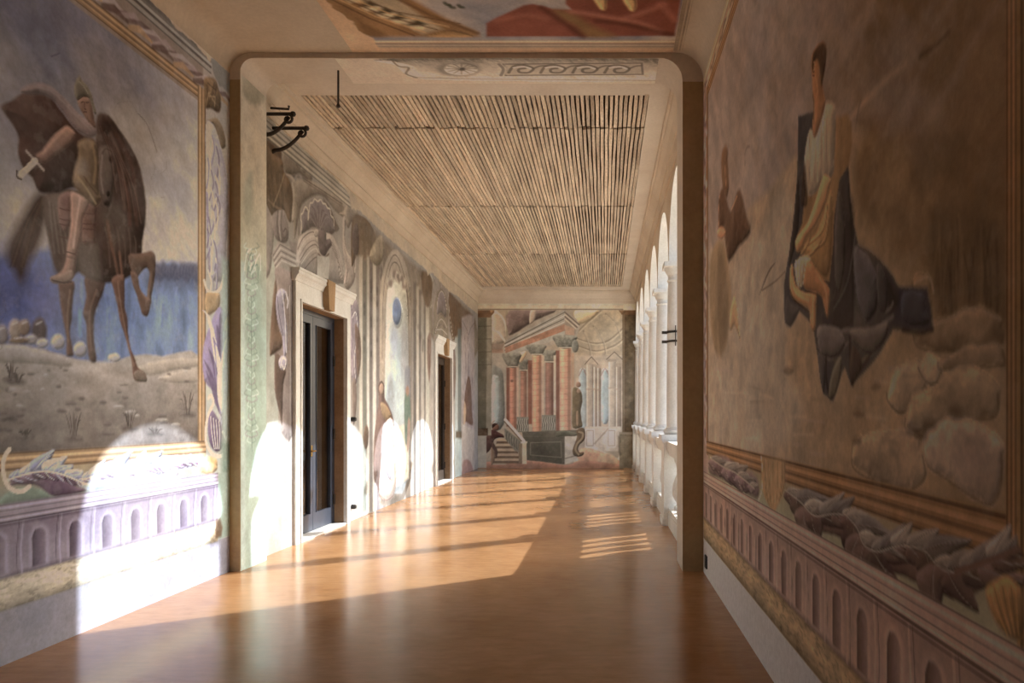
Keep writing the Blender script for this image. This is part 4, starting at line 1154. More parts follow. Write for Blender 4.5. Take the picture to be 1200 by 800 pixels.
# robed woman and small green-clad companion
f.poly([(443, 452), (447, 446), (450, 452), (451, 466), (455, 474), (459, 484), (462, 498), (463, 530), (464, 560), (462, 578), (455, 586), (446, 584), (442, 570), (438, 560), (438, 520), (441, 490), (444, 470)], (118, 88, 78), 1, .02, 'painted_robed_woman', tex=.25)
f.poly([(446, 472), (452, 474), (458, 486), (454, 492), (448, 486)], (164, 130, 84), .9, .02)
f.poly([(452, 496), (460, 492), (464, 530), (465, 560), (461, 580), (452, 586), (445, 578), (446, 550), (449, 520)], (198, 172, 152), 1, .02, 'painted_robed_woman', tex=.15)
f.poly([(449, 500), (453, 498), (454, 530), (459, 556), (456, 562), (450, 552), (447, 530)], (150, 150, 164), .9, .02)
for P_ in ([(458, 500), (462, 530), (463, 570)], [(450, 540), (456, 560), (460, 562)], [(446, 580), (453, 586), (461, 580)]): f.line(P_, 1.3, (122, 88, 74), .8, .02)
f.ell(447, 456, 2.6, 7, (176, 138, 112), soft=.015, label='painted_robed_woman'); f.line([(444, 452), (447, 447), (450, 452), (450, 460)], 1.5, (80, 58, 50), .9, .015)
f.poly([(427, 502), (430, 498), (432, 506), (431, 522), (428, 526), (426, 516)], (112, 84, 62), 1, .02, 'painted_urn')
f.poly([(474, 466), (477, 458), (480, 464), (481, 480), (482, 500), (480, 518), (475, 520), (474, 496)], (106, 128, 112), 1, .03, 'painted_green_figure'); f.ell(477.5, 458, 2, 6, (158, 116, 92), soft=.03, label='painted_green_figure'); f.poly([(478, 492), (481, 494), (480, 520), (477, 528)], (168, 130, 110), .9, .03)
# --- clustered columns, scroll, farther door
for (u0, u1, v0, c0, c1) in ((482, 484.5, 330, (146, 126, 106), (160, 152, 144)), (484.5, 488, 330, (112, 98, 86), (110, 104, 100)), (488, 491, 336, (178, 160, 136), (196, 188, 176)), (491, 493.5, 340, (124, 108, 94), (124, 118, 114)), (493.5, 497, 345, (166, 148, 126), (184, 176, 166)), (497, 499, 350, (120, 106, 94), (132, 126, 120)), (499, 503, 350, (182, 164, 138), (176, 182, 172))):
    vs(u0, u1, v0, 590, c0, 1, .035, col2=c1, label='painted_column_cluster')
for k in range(16): f.ell(RNG.uniform(484, 498), RNG.uniform(340, 430), 1, 4, (104, 84, 74), alpha=.4, soft=.03)
f.poly([(494, 318), (504, 322), (507, 340), (505, 352), (502, 360), (498, 356), (495, 340)], (122, 86, 46), 1, .03, 'painted_niche', tex=.3)
f.line([(504, 320), (508, 332), (508, 350), (505, 360)], 1.6, (206, 190, 162), .9, .03)
f.poly([(501, 395), (505, 392), (505, 420), (504, 440), (503, 448), (501, 430)], (140, 108, 90), 1, .03, 'painted_scrolls'); f.line([(502, 398), (503.5, 420), (503, 446)], 1.2, (96, 70, 60), .8, .02)
f.poly([(508, 392), (508, 366), (511, 350), (516, 338), (521, 344), (525, 360), (526, 396), (533, 402), (533, 380), (528, 340), (512, 326), (506, 345)], (166, 148, 132), 1, .03, 'painted_pediment', tex=.3)
f.poly([(512, 368), (513, 350), (517, 341), (521, 347), (523, 362), (522, 372), (517, 366)], (136, 120, 122), 1, .02, 'painted_shell')
f.line([(512, 368), (513, 350), (517, 341), (521, 347), (523.5, 362)], 1.2, (214, 200, 178), .9, .02)
for k in range(4): f.line([(509 + k, 392 - k*2), (513 + k*.6, 374 + k*4), (518, 368 + k*6), (524, 380 + k*4)], 1.1, ((106, 88, 84), (204, 188, 170))[k % 2], .7, .02)
f.poly([(526, 344), (532, 348), (545, 362), (556, 372), (556, 384), (546, 386), (540, 394), (536, 392), (531, 400), (527, 380)], (118, 80, 42), 1, .03, 'painted_niche', tex=.35)
f.line([(526, 346), (527, 370), (531, 396), (533, 404)], 1.5, (206, 190, 164), .9, .03)
vs(533, 536.5, 395, 545, (164, 162, 150), 1, .04, col2=(176, 188, 182)); vs(536.5, 540.5, 385, 520, (108, 114, 108), 1, .04, col2=(120, 128, 122), label='painted_column_cluster'); vs(534, 541, 505, 513, (112, 92, 64), 1, .03); vs(533, 541, 514, 580, (172, 184, 176), 1, .04)
f.poly([(531, 398), (534, 420), (534, 450), (532, 470), (531, 440)], (132, 102, 86), .9, .03)
f.poly([(541, 520), (541, 372), (550, 368), (556, 370), (556, 520)], (170, 150, 144), 1, .04, 'painted_niche_arch', smooth=False, tex=.2)
for P_ in ([(542, 376), (547, 386), (549, 392), (552, 384), (556, 378)], [(544, 392), (546, 420), (545, 450)], [(553, 390), (553, 430), (554, 480)], [(548, 394), (549, 430), (548, 470)]): f.line(P_, 1.4, (112, 92, 98), .8, .03)
f.poly([(546, 452), (549, 440), (552, 452), (553, 480), (554, 498), (546, 494), (543, 496), (544, 470)], (126, 84, 62), 1, .03, 'painted_dark_figure'); f.poly([(544, 470), (546, 478), (545, 496), (543, 494)], (200, 160, 112), .9, .03)
f.poly([(541, 496), (556, 504), (556, 580), (541, 580)], (182, 164, 148), 1, .03, 'painted_panel', smooth=False); f.poly([(542, 580), (542, 545), (546, 538), (552, 542), (555, 556), (555, 580)], (164, 112, 98), .9, .03)
# lower zone by the pilaster: reddish panel under the sunlit strip, scroll consoles by the nearer door
f.ctx(305, 310, 4)
f.poly([(70, 20), (110, 20), (150, 50), (160, 120), (150, 400), (150, 800), (100, 790), (90, 700), (66, 580), (68, 430), (48, 410), (52, 240), (72, 100)], (150, 130, 122), 1, .012, 'painted_scrolls', tex=.2)
f.poly([(72, 60), (80, 140), (84, 280), (104, 350), (100, 390), (60, 420), (44, 420), (48, 300), (60, 150)], (128, 98, 76), 1, .014, tex=.25)
f.poly([(68, 430), (96, 430), (120, 500), (108, 560), (104, 700), (100, 760), (90, 690), (70, 590)], (112, 88, 76), 1, .012, tex=.2)
f.poly([(76, 140), (96, 112), (120, 130), (110, 200), (124, 280), (126, 400), (110, 430), (104, 340), (84, 280), (74, 210)], (158, 148, 166), 1, .010, 'painted_scrolls', tex=.1)
f.line([(100, 116), (112, 200), (118, 300), (122, 410)], 2, (206, 198, 206), .9, .008); f.line([(120, 130), (130, 170), (126, 200)], 3.4, (196, 186, 186), .9, .008); f.line([(80, 150), (88, 230), (106, 330)], 1.6, (96, 78, 92), .8, .008)
f.ell(106, 460, 20, 34, (168, 156, 172), soft=.010, label='painted_scrolls'); f.line([(96, 480), (104, 440), (120, 450), (112, 490), (104, 470)], 1.8, (216, 208, 214), .9, .007)
for k in range(3): f.line([(138 + k*12, 100), (140 + k*10, 400), (142 + k*10, 800)], 1.4, ((190, 176, 164), (104, 86, 82))[k % 2], .6, .008)
f.ctx()
vs(308, 330, 604, 660, (176, 140, 118), .8, .02, label='painted_panel')
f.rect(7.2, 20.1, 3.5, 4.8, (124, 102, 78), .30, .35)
f.rect(7.2, 9.9, 4.46, 4.70, (164, 148, 122), .8, .02)
for z, w_, c_ in ((4.47, .006, (104, 92, 78)), (4.50, .010, (196, 178, 148)), (4.53, .006, (112, 98, 82)), (4.565, .012, (188, 168, 138)), (4.60, .007, (100, 88, 74)), (4.63, .008, (178, 160, 132)), (4.66, .007, (110, 96, 80))): f.mline([(7.2, z, w_), (9.95, z - .01, w_)], c_, .85, .008)
# bare plaster patches along the cornice, ragged below
f.mpoly(np.array([(7.2, 4.9), (7.2, 4.70), (7.9, 4.70), (9.3, 4.69), (9.9, 4.64), (10.0, 4.46), (10.4, 4.53), (11.4, 4.48), (13.0, 4.46), (14.2, 4.47), (14.3, 4.38), (14.7, 4.50), (16.2, 4.40), (17.4, 4.44), (18.6, 4.40), (20.2, 4.40), (20.2, 4.9)]), (190, 162, 124), 1, .012, 'bare_plaster_edge', rough=.03)
f.mottle(.10, (3, 3), (.04, 0, -.04)); f.mottle(.07, (12, 12)); f.fade((176, 164, 152), .15, (1.5, 1.5), 3); f.cracks(20, (100, 86, 76), .3)
fr = empty('painted_architecture_fresco', (XL, 12.0, 0))
tag(fr, 'pale mauve fresco of scrolls, shell pediments and niches around the two doors', 'fresco')
def keep_(a, b):
    k = np.ones(a.shape, bool)
    for y0, y1, zt in (D1, D2): k &= ~((a > y0) & (a < y1) & (b < zt))
    return k
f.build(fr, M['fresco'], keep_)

# ------------------------------------------------------------------ fresco: seated draped figure among rocks (right wall, near bay)
PAL_R = dict(skirt=(186, 166, 146), roll=(140, 116, 80), frieze=(150, 124, 112), frieze2=(134, 106, 94), light=(176, 150, 134), dark=(82, 58, 50),
             niche=(86, 60, 52), niche2=(132, 104, 94), corn=(156, 128, 114), gold=(132, 92, 48), gdark=(72, 46, 22), glight=(156, 116, 68))
iv = np.linspace(1/6.745, 1/1.45, 400)
A_ = np.concatenate([np.linspace(YB, 1.45, 60)[:-1], np.sort(1/iv)])
B_ = np.concatenate([np.linspace(0, .3, 30)[:-1], np.linspace(.3, 2.7, 390)[:-1], np.linspace(2.7, ZNEAR - RC, 230)])
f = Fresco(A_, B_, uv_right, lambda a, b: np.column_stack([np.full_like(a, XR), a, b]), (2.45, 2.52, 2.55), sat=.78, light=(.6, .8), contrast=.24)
a, b = f.GA, f.GB
# sky: mauve grey sweeping into ochre storm cloud towards the near end
n1 = NZ.fbm((a*.9 + b*.9)*1.2, (b - a)*3.2, 5); n2 = NZ2.fbm(a*1.5, b*1.5, 5)
t = np.clip((4.3 - a)/2.2 + (n1 - .5)*1.4, 0, 1)[..., None]
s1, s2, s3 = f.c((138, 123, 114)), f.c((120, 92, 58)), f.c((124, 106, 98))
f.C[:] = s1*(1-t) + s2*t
w_ = np.clip((n2 - .45)*3, 0, 1)[..., None]*.45
f.C[:] = f.C*(1-w_) + s3*w_*(1-t) + f.C*w_*t
f.C *= (1 + .5*(NZ.fbm((a + b)*2.0, (b - a)*7, 4) - .5))[..., None]
f.lab[:] = f.name('painted_sky')
for k in range(40):                                                # slanting cloud streaks
    u, v = RNG.uniform(840, 1150), RNG.uniform(0, 230)
    f.line([(u, v), (u + 22, v - 34), (u + 50, v - 76)], RNG.uniform(4, 12), ((150, 130, 118), (108, 84, 60), (162, 142, 128), (96, 74, 52))[k % 4], .22, .06)
f.line([(985, 155), (1008, 125), (1040, 92), (1062, 74)], 7, (160, 134, 108), .55, .03); f.line([(1078, 66), (1098, 52), (1112, 38)], 4, (66, 44, 22), .75, .02)
f.line([(1000, 180), (1004, 140), (1008, 120)], 3, (80, 66, 54), .6, .02)
# hillside and rocks
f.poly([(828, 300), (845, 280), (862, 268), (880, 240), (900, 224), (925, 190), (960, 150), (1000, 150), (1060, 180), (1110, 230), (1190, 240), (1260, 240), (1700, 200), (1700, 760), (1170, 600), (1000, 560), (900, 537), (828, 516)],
       (142, 127, 110), 1, .03, 'painted_hillside', col2=(142, 116, 80), ax=((850, 380), (1060, 330)), tex=.30, smooth=False)  # near-end tone raised to make up for light falloff along the wall
f.poly([(1000, 170), (1060, 140), (1120, 150), (1180, 180), (1300, 150), (1300, 420), (1180, 400), (1120, 420), (1080, 330), (1040, 300), (1010, 260)], (112, 84, 48), .75, .06, tex=.4)
f.poly([(830, 330), (870, 300), (920, 220), (930, 300), (920, 420), (940, 480), (900, 530), (828, 512)], (148, 134, 116), .6, .06, tex=.2)
f.poly([(1090, 250), (1120, 240), (1150, 250), (1176, 300), (1176, 390), (1140, 400), (1110, 390), (1092, 330)], (98, 74, 44), .7, .03, tex=.5, tscale=(16, 5))
for k in range(26):
    u = RNG.uniform(1090, 1174)
    f.line([(u, RNG.uniform(250, 300)), (u + RNG.uniform(-8, 8), 340), (u + RNG.uniform(-6, 6), RNG.uniform(370, 400))], RNG.uniform(2, 5), ((64, 46, 26), (128, 98, 60), (84, 62, 36))[k % 3], .5, .014)
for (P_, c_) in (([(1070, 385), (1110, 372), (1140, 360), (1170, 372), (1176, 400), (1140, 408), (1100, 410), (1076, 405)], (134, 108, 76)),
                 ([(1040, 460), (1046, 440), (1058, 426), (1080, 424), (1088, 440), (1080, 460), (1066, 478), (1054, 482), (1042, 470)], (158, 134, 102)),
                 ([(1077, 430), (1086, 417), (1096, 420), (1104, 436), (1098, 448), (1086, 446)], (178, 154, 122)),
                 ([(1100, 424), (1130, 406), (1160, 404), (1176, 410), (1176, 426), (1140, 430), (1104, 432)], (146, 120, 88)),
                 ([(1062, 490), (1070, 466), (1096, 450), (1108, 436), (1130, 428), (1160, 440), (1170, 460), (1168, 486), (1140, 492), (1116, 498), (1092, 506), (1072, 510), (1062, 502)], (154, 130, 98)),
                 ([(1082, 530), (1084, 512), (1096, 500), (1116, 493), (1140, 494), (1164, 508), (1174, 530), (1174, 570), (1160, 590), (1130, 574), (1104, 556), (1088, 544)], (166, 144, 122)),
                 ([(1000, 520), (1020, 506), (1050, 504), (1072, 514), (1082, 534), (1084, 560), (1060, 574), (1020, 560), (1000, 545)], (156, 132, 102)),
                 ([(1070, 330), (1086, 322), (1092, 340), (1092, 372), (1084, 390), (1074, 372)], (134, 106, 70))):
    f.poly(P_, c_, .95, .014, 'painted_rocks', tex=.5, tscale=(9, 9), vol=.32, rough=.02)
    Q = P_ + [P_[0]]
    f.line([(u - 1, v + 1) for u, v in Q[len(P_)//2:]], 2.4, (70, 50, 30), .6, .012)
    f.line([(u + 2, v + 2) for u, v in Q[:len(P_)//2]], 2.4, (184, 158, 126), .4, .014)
for (u, v) in ((1080, 512), (1088, 498), (1120, 482), (1070, 505)): f.ell(u, v, 7, 5, (58, 40, 24), alpha=.8, soft=.02)
f.ell(1140, 540, 22, 16, (142, 114, 104), alpha=.5, soft=.05); f.line([(1092, 520), (1110, 502), (1146, 500), (1166, 520)], 3, (176, 152, 128), .5, .02)
for k in range(30):
    u, v = RNG.uniform(836, 1060), RNG.uniform(430, 540)
    f.line([(u, v), (u + RNG.uniform(8, 30), v + RNG.uniform(-1, 5))], RNG.uniform(1.5, 4), ((170, 150, 128), (118, 94, 68), (150, 130, 122))[k % 3], .35, .02)
for (u, v) in ((924, 434), (1006, 484), (1026, 452), (1004, 516)): f.ell(u, v, 6, 5, (104, 80, 54), alpha=.7, soft=.012)
f.line([(890, 345), (900, 320), (908, 308)], 4, (92, 74, 56), .8, .01, taper=True); f.line([(893, 340), (908, 330), (920, 318)], 2.5, (108, 86, 62), .7, .01)
# far standing figure, half hidden by its stole
f.ctx(820, 150, 2.86)
f.line([(152, 122), (150, 95), (158, 65), (168, 62)], 2, (104, 84, 74), .9, .02)
f.poly([(72, 110), (76, 76), (86, 58), (94, 70), (94, 100), (96, 140), (98, 200), (90, 236), (80, 220), (74, 170)], (112, 78, 50), 1, .02, 'painted_standing_figure', tex=.25)
f.line([(84, 130), (86, 160), (88, 190)], 2.4, (166, 116, 76), .8, .02)
f.poly([(64, 240), (76, 200), (88, 230), (104, 280), (126, 212), (140, 218), (156, 290), (170, 350), (130, 400), (96, 450), (88, 400), (80, 350), (64, 340)], (94, 66, 46), 1, .02, 'painted_standing_figure', tex=.3)
f.line([(124, 230), (112, 260), (104, 276)], 2.5, (190, 136, 92), .8, .015); f.line([(66, 230), (62, 300), (66, 340)], 2.4, (180, 130, 92), .8, .02)
f.ell(72, 352, 13, 20, (176, 122, 86), soft=.02, label='painted_standing_figure')
f.poly([(40, 420), (64, 374), (84, 400), (98, 480), (106, 560), (98, 680), (86, 740), (64, 764), (44, 720), (34, 600), (34, 500)], (136, 114, 84), 1, .03, 'painted_standing_figure', tex=.25, tscale=(4, 2))
f.poly([(60, 420), (80, 430), (96, 560), (92, 690), (70, 760), (60, 640)], (96, 78, 58), .6, .05)
f.poly([(108, 580), (118, 566), (126, 620), (130, 660), (136, 708), (128, 690), (116, 660), (104, 680), (100, 640)], (164, 130, 88), 1, .02, 'painted_standing_figure')
# seated figure: dark blue-grey mantle, white shirt, ochre skirt, bare legs
f.ctx(890, 230, 3.2)
f.poly([(146, -300), (142, -100), (134, 60), (120, 180), (104, 250), (92, 330), (92, 420), (96, 470), (116, 490), (150, 430), (200, 480), (212, 560), (240, 740), (276, 770), (310, 660), (320, 640), (344, 712), (400, 650), (450, 590), (500, 500), (560, 504), (648, 498), (640, 420), (626, 346), (524, 346), (500, 300), (470, 260), (420, 210), (370, 182), (352, 100), (340, 0), (330, -140), (300, -240), (250, -330)],
       (86, 78, 78), 1, .012, 'painted_mantle', smooth=False, tex=.25, tscale=(5, 5))
f.poly([(524, 346), (626, 346), (640, 420), (648, 498), (560, 502), (500, 470)], (72, 68, 78), 1, .014, 'painted_mantle', smooth=False)
f.poly([(360, 190), (430, 220), (480, 290), (516, 400), (480, 440), (400, 480), (340, 480), (340, 300)], (104, 92, 86), .7, .03)
f.poly([(470, 280), (500, 330), (524, 400), (490, 436), (470, 380), (456, 320)], (52, 40, 34), .8, .02)
f.poly([(290, -60), (350, 20), (352, 180), (350, 480), (270, 490), (262, 330), (276, 100)], (78, 66, 60), .8, .02)
for P_, c_, w_ in (([(330, -140), (340, 40), (350, 300), (348, 480)], (58, 46, 42), 4), ([(300, 60), (310, 240), (280, 400)], (60, 50, 46), 5), ([(360, 140), (330, 320), (280, 420)], (122, 112, 108), 3), ([(380, 240), (420, 360), (400, 470)], (70, 60, 58), 4),
                   ([(230, 500), (280, 520), (330, 500), (400, 520), (500, 450)], (138, 126, 118), 6), ([(220, 560), (260, 610), (320, 560), (360, 520)], (132, 120, 114), 5), ([(250, 610), (250, 680), (262, 740)], (44, 30, 26), 8), ([(280, 610), (300, 650), (276, 740)], (108, 98, 78), 6),
                   ([(340, 530), (340, 620), (350, 700)], (40, 28, 24), 9), ([(370, 540), (430, 570), (380, 620)], (128, 112, 90), 6), ([(430, 560), (400, 620), (350, 690)], (68, 46, 34), 6), ([(540, 500), (600, 510), (648, 500)], (44, 28, 18), 7), ([(470, 430), (490, 420), (500, 400)], (150, 136, 124), 4)):
    f.line(P_, w_, c_, .75, .014)
for P_, c_ in (([(356, 190), (400, 210), (440, 300), (440, 420), (400, 470), (370, 400), (356, 300)], (112, 104, 104)), ([(440, 250), (470, 290), (480, 380), (470, 440), (446, 400)], (96, 86, 82)), ([(296, -20), (318, 60), (320, 240), (300, 360), (282, 300), (284, 100)], (100, 90, 84)), ([(216, 500), (250, 480), (300, 500), (320, 560), (280, 606), (230, 590)], (126, 116, 112)), ([(340, 500), (420, 490), (480, 470), (470, 540), (420, 590), (360, 560)], (118, 106, 96)),
               ([(350, 560), (380, 600), (380, 650), (348, 706), (338, 640)], (84, 64, 52)), ([(220, 580), (246, 620), (246, 690), (240, 736), (224, 660)], (92, 84, 84)), ([(286, 620), (306, 600), (306, 660), (282, 750), (262, 760), (264, 700)], (120, 110, 88)), ([(540, 360), (610, 356), (624, 420), (630, 480), (560, 486), (530, 440)], (84, 80, 92)), ([(128, 80), (144, -80), (150, 40), (140, 160), (112, 260), (112, 200)], (70, 56, 50))):
    f.poly(P_, c_, .9, .008, 'painted_mantle', vol=.7, tex=.25)
f.poly([(100, 380), (120, 400), (150, 420), (130, 470), (112, 490), (96, 470)], (100, 90, 86), .7, .015)
f.poly([(196, -180), (220, -230), (260, -290), (330, -310), (345, -280), (348, -200), (336, -120), (300, -60), (280, 80), (276, 180), (262, 320), (230, 310), (170, 250), (150, 200), (140, 150), (160, 100), (170, 0)], (140, 104, 58), 1, .012, 'painted_seated_figure', smooth=False, tex=.25, tscale=(10, 4))
f.ctx(890, 40, 4)
f.poly([(308, 330), (330, 316), (350, 330), (356, 380), (356, 460), (352, 560), (344, 660), (300, 700), (240, 760), (216, 720), (210, 600), (222, 500), (240, 440), (262, 480), (290, 400)], (150, 134, 110), 1, .010, 'painted_seated_figure', tex=.3, tscale=(14, 3))
for k in range(9): f.line([(232 + k*14, 460 - k*10), (236 + k*13, 580), (232 + k*13, 690)], 2.0, ((110, 92, 70), (178, 160, 132))[k % 2], .65, .010)
f.poly([(244, 130), (250, 90), (270, 54), (294, 38), (310, 60), (312, 120), (304, 180), (296, 220), (300, 270), (308, 330), (290, 400), (262, 480), (248, 440), (256, 340), (250, 280), (246, 210)], (148, 98, 52), 1, .010, 'painted_seated_figure')
f.poly([(248, 110), (256, 80), (280, 46), (296, 38), (311, 60), (312, 120), (302, 190), (292, 240), (284, 180), (272, 120), (258, 130), (250, 180), (245, 150)], (76, 48, 24), 1, .010, 'painted_seated_figure', tex=.3)
f.line([(256, 130), (262, 150), (256, 166)], 2, (190, 132, 78), .8, .006); f.line([(252, 172), (256, 176)], 1.6, (84, 44, 24), .9); f.line([(248, 190), (256, 196)], 1.6, (110, 50, 30), .9); f.line([(262, 200), (272, 250), (268, 300)], 4, (178, 122, 70), .6, .012)
f.line([(250, 290), (256, 330), (254, 420)], 3, (90, 58, 30), .6, .01)
f.poly([(196, 800), (200, 700), (212, 600), (222, 700), (222, 800)], (72, 50, 38), .8, .01)
f.ctx(900, 200, 4)
f.poly([(262, 22), (284, 28), (292, 60), (270, 140), (230, 240), (180, 310), (160, 360), (136, 380), (128, 330), (150, 290), (180, 250), (210, 180), (240, 80)], (176, 126, 74), 1, .010, 'painted_seated_figure')
f.line([(262, 50), (236, 140), (190, 250)], 3, (204, 158, 102), .6, .012); f.line([(290, 60), (270, 150), (200, 290)], 2, (104, 66, 34), .6, .01)
f.poly([(296, 90), (304, 200), (300, 330), (290, 460), (262, 500), (210, 440), (180, 400), (170, 350), (220, 300), (260, 200)], (150, 112, 60), 1, .012, 'painted_seated_figure', tex=.25)
for P_ in ([(280, 160), (260, 280), (190, 350)], [(290, 220), (270, 330), (220, 370)], [(200, 320), (176, 370), (160, 400)], [(250, 330), (220, 380), (180, 410)]): f.line(P_, 2.2, (92, 64, 32), .7, .01); f.line([(u - 8, v - 6) for u, v in P_], 2, (188, 150, 92), .6, .01)
f.poly([(124, 440), (150, 400), (190, 400), (200, 430), (180, 480), (170, 520), (150, 556), (136, 540), (128, 490)], (158, 138, 108), 1, .010, 'painted_seated_figure', tex=.2)
f.poly([(176, 440), (200, 430), (230, 470), (270, 520), (290, 560), (288, 640), (280, 690), (266, 650), (250, 590), (210, 566), (176, 556), (166, 520)], (162, 112, 64), 1, .010, 'painted_seated_figure')
f.poly([(104, 460), (116, 440), (122, 500), (140, 550), (180, 570), (220, 566), (230, 590), (226, 660), (222, 740), (206, 744), (196, 700), (194, 660), (160, 630), (120, 600), (102, 560)], (168, 120, 70), 1, .010, 'painted_seated_figure')
f.line([(112, 500), (130, 570), (190, 610)], 4, (198, 148, 94), .6, .014); f.line([(214, 590), (210, 660), (212, 730)], 3, (196, 150, 98), .6, .01); f.line([(240, 500), (270, 560), (278, 640)], 3, (190, 138, 84), .6, .012)
f.line([(176, 566), (210, 572), (232, 590), (230, 680)], 2.4, (82, 48, 24), .8, .01); f.line([(104, 560), (124, 606), (190, 660)], 2.4, (70, 44, 26), .8, .01)
for k in range(8): f.line([(130 + k*8, 420 + k*2), (134 + k*6, 480), (144 + k*3, 540)], 1.5, ((226, 208, 172), (140, 116, 84))[k % 2], .6, .008)
f.ctx()
f.C[f.lab == f.name('painted_mantle')] *= .62                     # one deep pigment for the whole mantle
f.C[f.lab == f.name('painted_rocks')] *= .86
# painted frame and borders
G0, G1 = 1.662, 6.44
f.rect(YB, YP0, 4.44, 4.95, (150, 126, 98), label='painted_top_border'); f.rect(G1, YP0 + .1, .96, 4.9, (146, 122, 112), label='painted_side_border')
for k in range(24):
    a0 = 2.6 + k*.17
    f.mline([(a0, 4.57 + (k % 3)*.02, .012), (a0 + .1, 4.60 + (k % 2)*.03, .02), (a0 + .22, 4.565, .008)], ((112, 84, 62), (176, 156, 128), (96, 78, 66))[k % 3], .7, .012)
f.rect(YB, YP0, 4.66, 4.9, (172, 144, 110), .95, .02)
for z, w_, c_ in ((4.665, .008, (124, 100, 76)), (4.70, .010, (184, 160, 128)), (4.72, .006, (134, 108, 82))): f.mline([(1.0, z, w_), (YP0, z, w_)], c_, .8, .01)
gold_band(f, G0 - .05, G1 + .10, 4.45, 4.55, True, PAL_R, True)
gold_band(f, G1, G1 + .10, 1.14, 4.55, False, PAL_R)
for k in range(40):
    z0 = 1.25 + k*.08
    f.mline([(6.58 + .06*math.sin(k), z0, .03), (6.63 + .05*math.cos(k*1.7), z0 + .1, .04), (6.58, z0 + .2, .015)], ((168, 150, 152), (92, 72, 78), (190, 170, 150), (120, 92, 80))[k % 4], .7, .03)
f.rect(YB, G1, .96, 1.27, (134, 132, 104), label='painted_bottom_border', col2=(134, 104, 64))
gold_band(f, G0 - .05, G1 + .10, 1.15, 1.265, True, PAL_R, True)
gold_band(f, G0 - .042, G0, 1.15, 4.55, False, PAL_R)
f.rect(YB, G0 - .042, .96, 4.6, (140, 104, 56), label='painted_side_border', col2=(120, 84, 36))
f.mline([(1.60, .97, .006), (1.60, 4.6, .006)], (74, 48, 20), .8)
# ochre cartouche between the acanthus scrolls, then the leaves
f.ctx(820, 500, 3.635)
f.poly([(262, 128), (340, 140), (364, 150), (362, 240), (350, 300), (330, 340), (312, 390), (300, 350), (276, 300), (262, 240)], (146, 114, 70), 1, .014, 'painted_cartouche', smooth=False, tex=.25, tscale=(20, 4))
for k in range(9): f.line([(272 + k*10, 140 + k*2), (278 + k*9, 230), (290 + k*6, 320)], 1.8, ((108, 78, 42), (172, 142, 98))[k % 2], .65, .01)
f.line([(262, 130), (268, 200), (264, 270), (250, 312)], 2.6, (214, 184, 132), 1, .01); f.line([(362, 150), (362, 240), (344, 300)], 2, (110, 76, 38), .8, .01)
f.poly([(40, 150), (80, 120), (130, 140), (170, 170), (240, 210), (252, 290), (230, 300), (150, 250), (90, 220), (44, 200)], (110, 88, 88), 1, .02, 'painted_acanthus', tex=.3)
for k in range(20):
    u0 = 44 + k*9; v0 = 130 + k*4.5 + RNG.uniform(-8, 8)
    f.line([(u0, v0), (u0 + 8, v0 + 24), (u0 + 22, v0 + 40 + RNG.uniform(0, 20))], RNG.uniform(1.4, 2.6), ((190, 176, 166), (84, 62, 66), (168, 152, 150))[k % 3], .75, .010)
f.ctx()
GRY, BRN, HLR = [(116, 108, 100), (96, 88, 84), (128, 118, 108), (106, 96, 88)], [(88, 64, 58), (72, 52, 46), (100, 76, 68)], [(150, 138, 124), (66, 50, 46), (134, 122, 112), (60, 42, 38)]
f.poly([(922, 572), (945, 586), (962, 604), (985, 602), (1002, 610), (1012, 634), (1026, 644), (1050, 640), (1072, 642), (1088, 660), (1104, 676), (1140, 664), (1170, 654), (1150, 690), (1120, 700), (1086, 690), (1060, 676), (1030, 664), (1008, 650), (986, 630), (960, 622), (940, 604)], (108, 78, 68), 1, .008, 'painted_acanthus')
acanthus(f, [(920, 574), (938, 588), (954, 604), (976, 602), (998, 604)], 26, 28, GRY, BRN, HLR, 7, 1.5, seed=11)
acanthus(f, [(990, 602), (1004, 618), (1012, 638), (1028, 646), (1050, 640), (1070, 638)], 34, 38, GRY, BRN, HLR, 8, 1.5, seed=12)
acanthus(f, [(1060, 640), (1082, 644), (1098, 662), (1116, 670), (1144, 664), (1170, 652), (1192, 642)], 36, 44, GRY, BRN, HLR, 8, 1.5, seed=13)
f.line([(1120, 670), (1150, 660), (1176, 650), (1194, 643)], 7, (104, 74, 64), 1, .008, 'painted_acanthus')
acanthus(f, [(832, 536), (846, 546), (862, 554), (884, 572)], 13, 16, GRY, [(112, 90, 92), (94, 72, 76)], HLR, 7, 1.2, seed=14)
f.ctx(900, 600, 4)
f.poly([(1020, 360), (1070, 320), (1130, 300), (1180, 360), (1200, 480), (1190, 570), (1160, 600), (1110, 570), (1050, 480)], (140, 100, 44), 1, .010, 'painted_cartouche', tex=.35)
for k in range(7): f.line([(1040 + k*20, 350), (1070 + k*16, 450), (1120 + k*9, 570)], 1.8, ((176, 134, 66), (92, 62, 24))[k % 2], .6, .008)
f.ctx()
painted_dado(f, YB, 6.73, 4.0, .282, PAL_R, -1)
f.mottle(.09, (3, 3), (.05, 0, -.05)); f.mottle(.06, (16, 16))
f.fade((150, 130, 108), .14, (1.7, 1.7), 2); f.cracks(12, (90, 70, 50), .25)
fr = empty('seated_figure_fresco', (XR, 3.5, 0))
tag(fr, 'fresco of a seated figure in dark mantle and white shirt among rocks', 'fresco')
f.build(fr, M['fresco'])

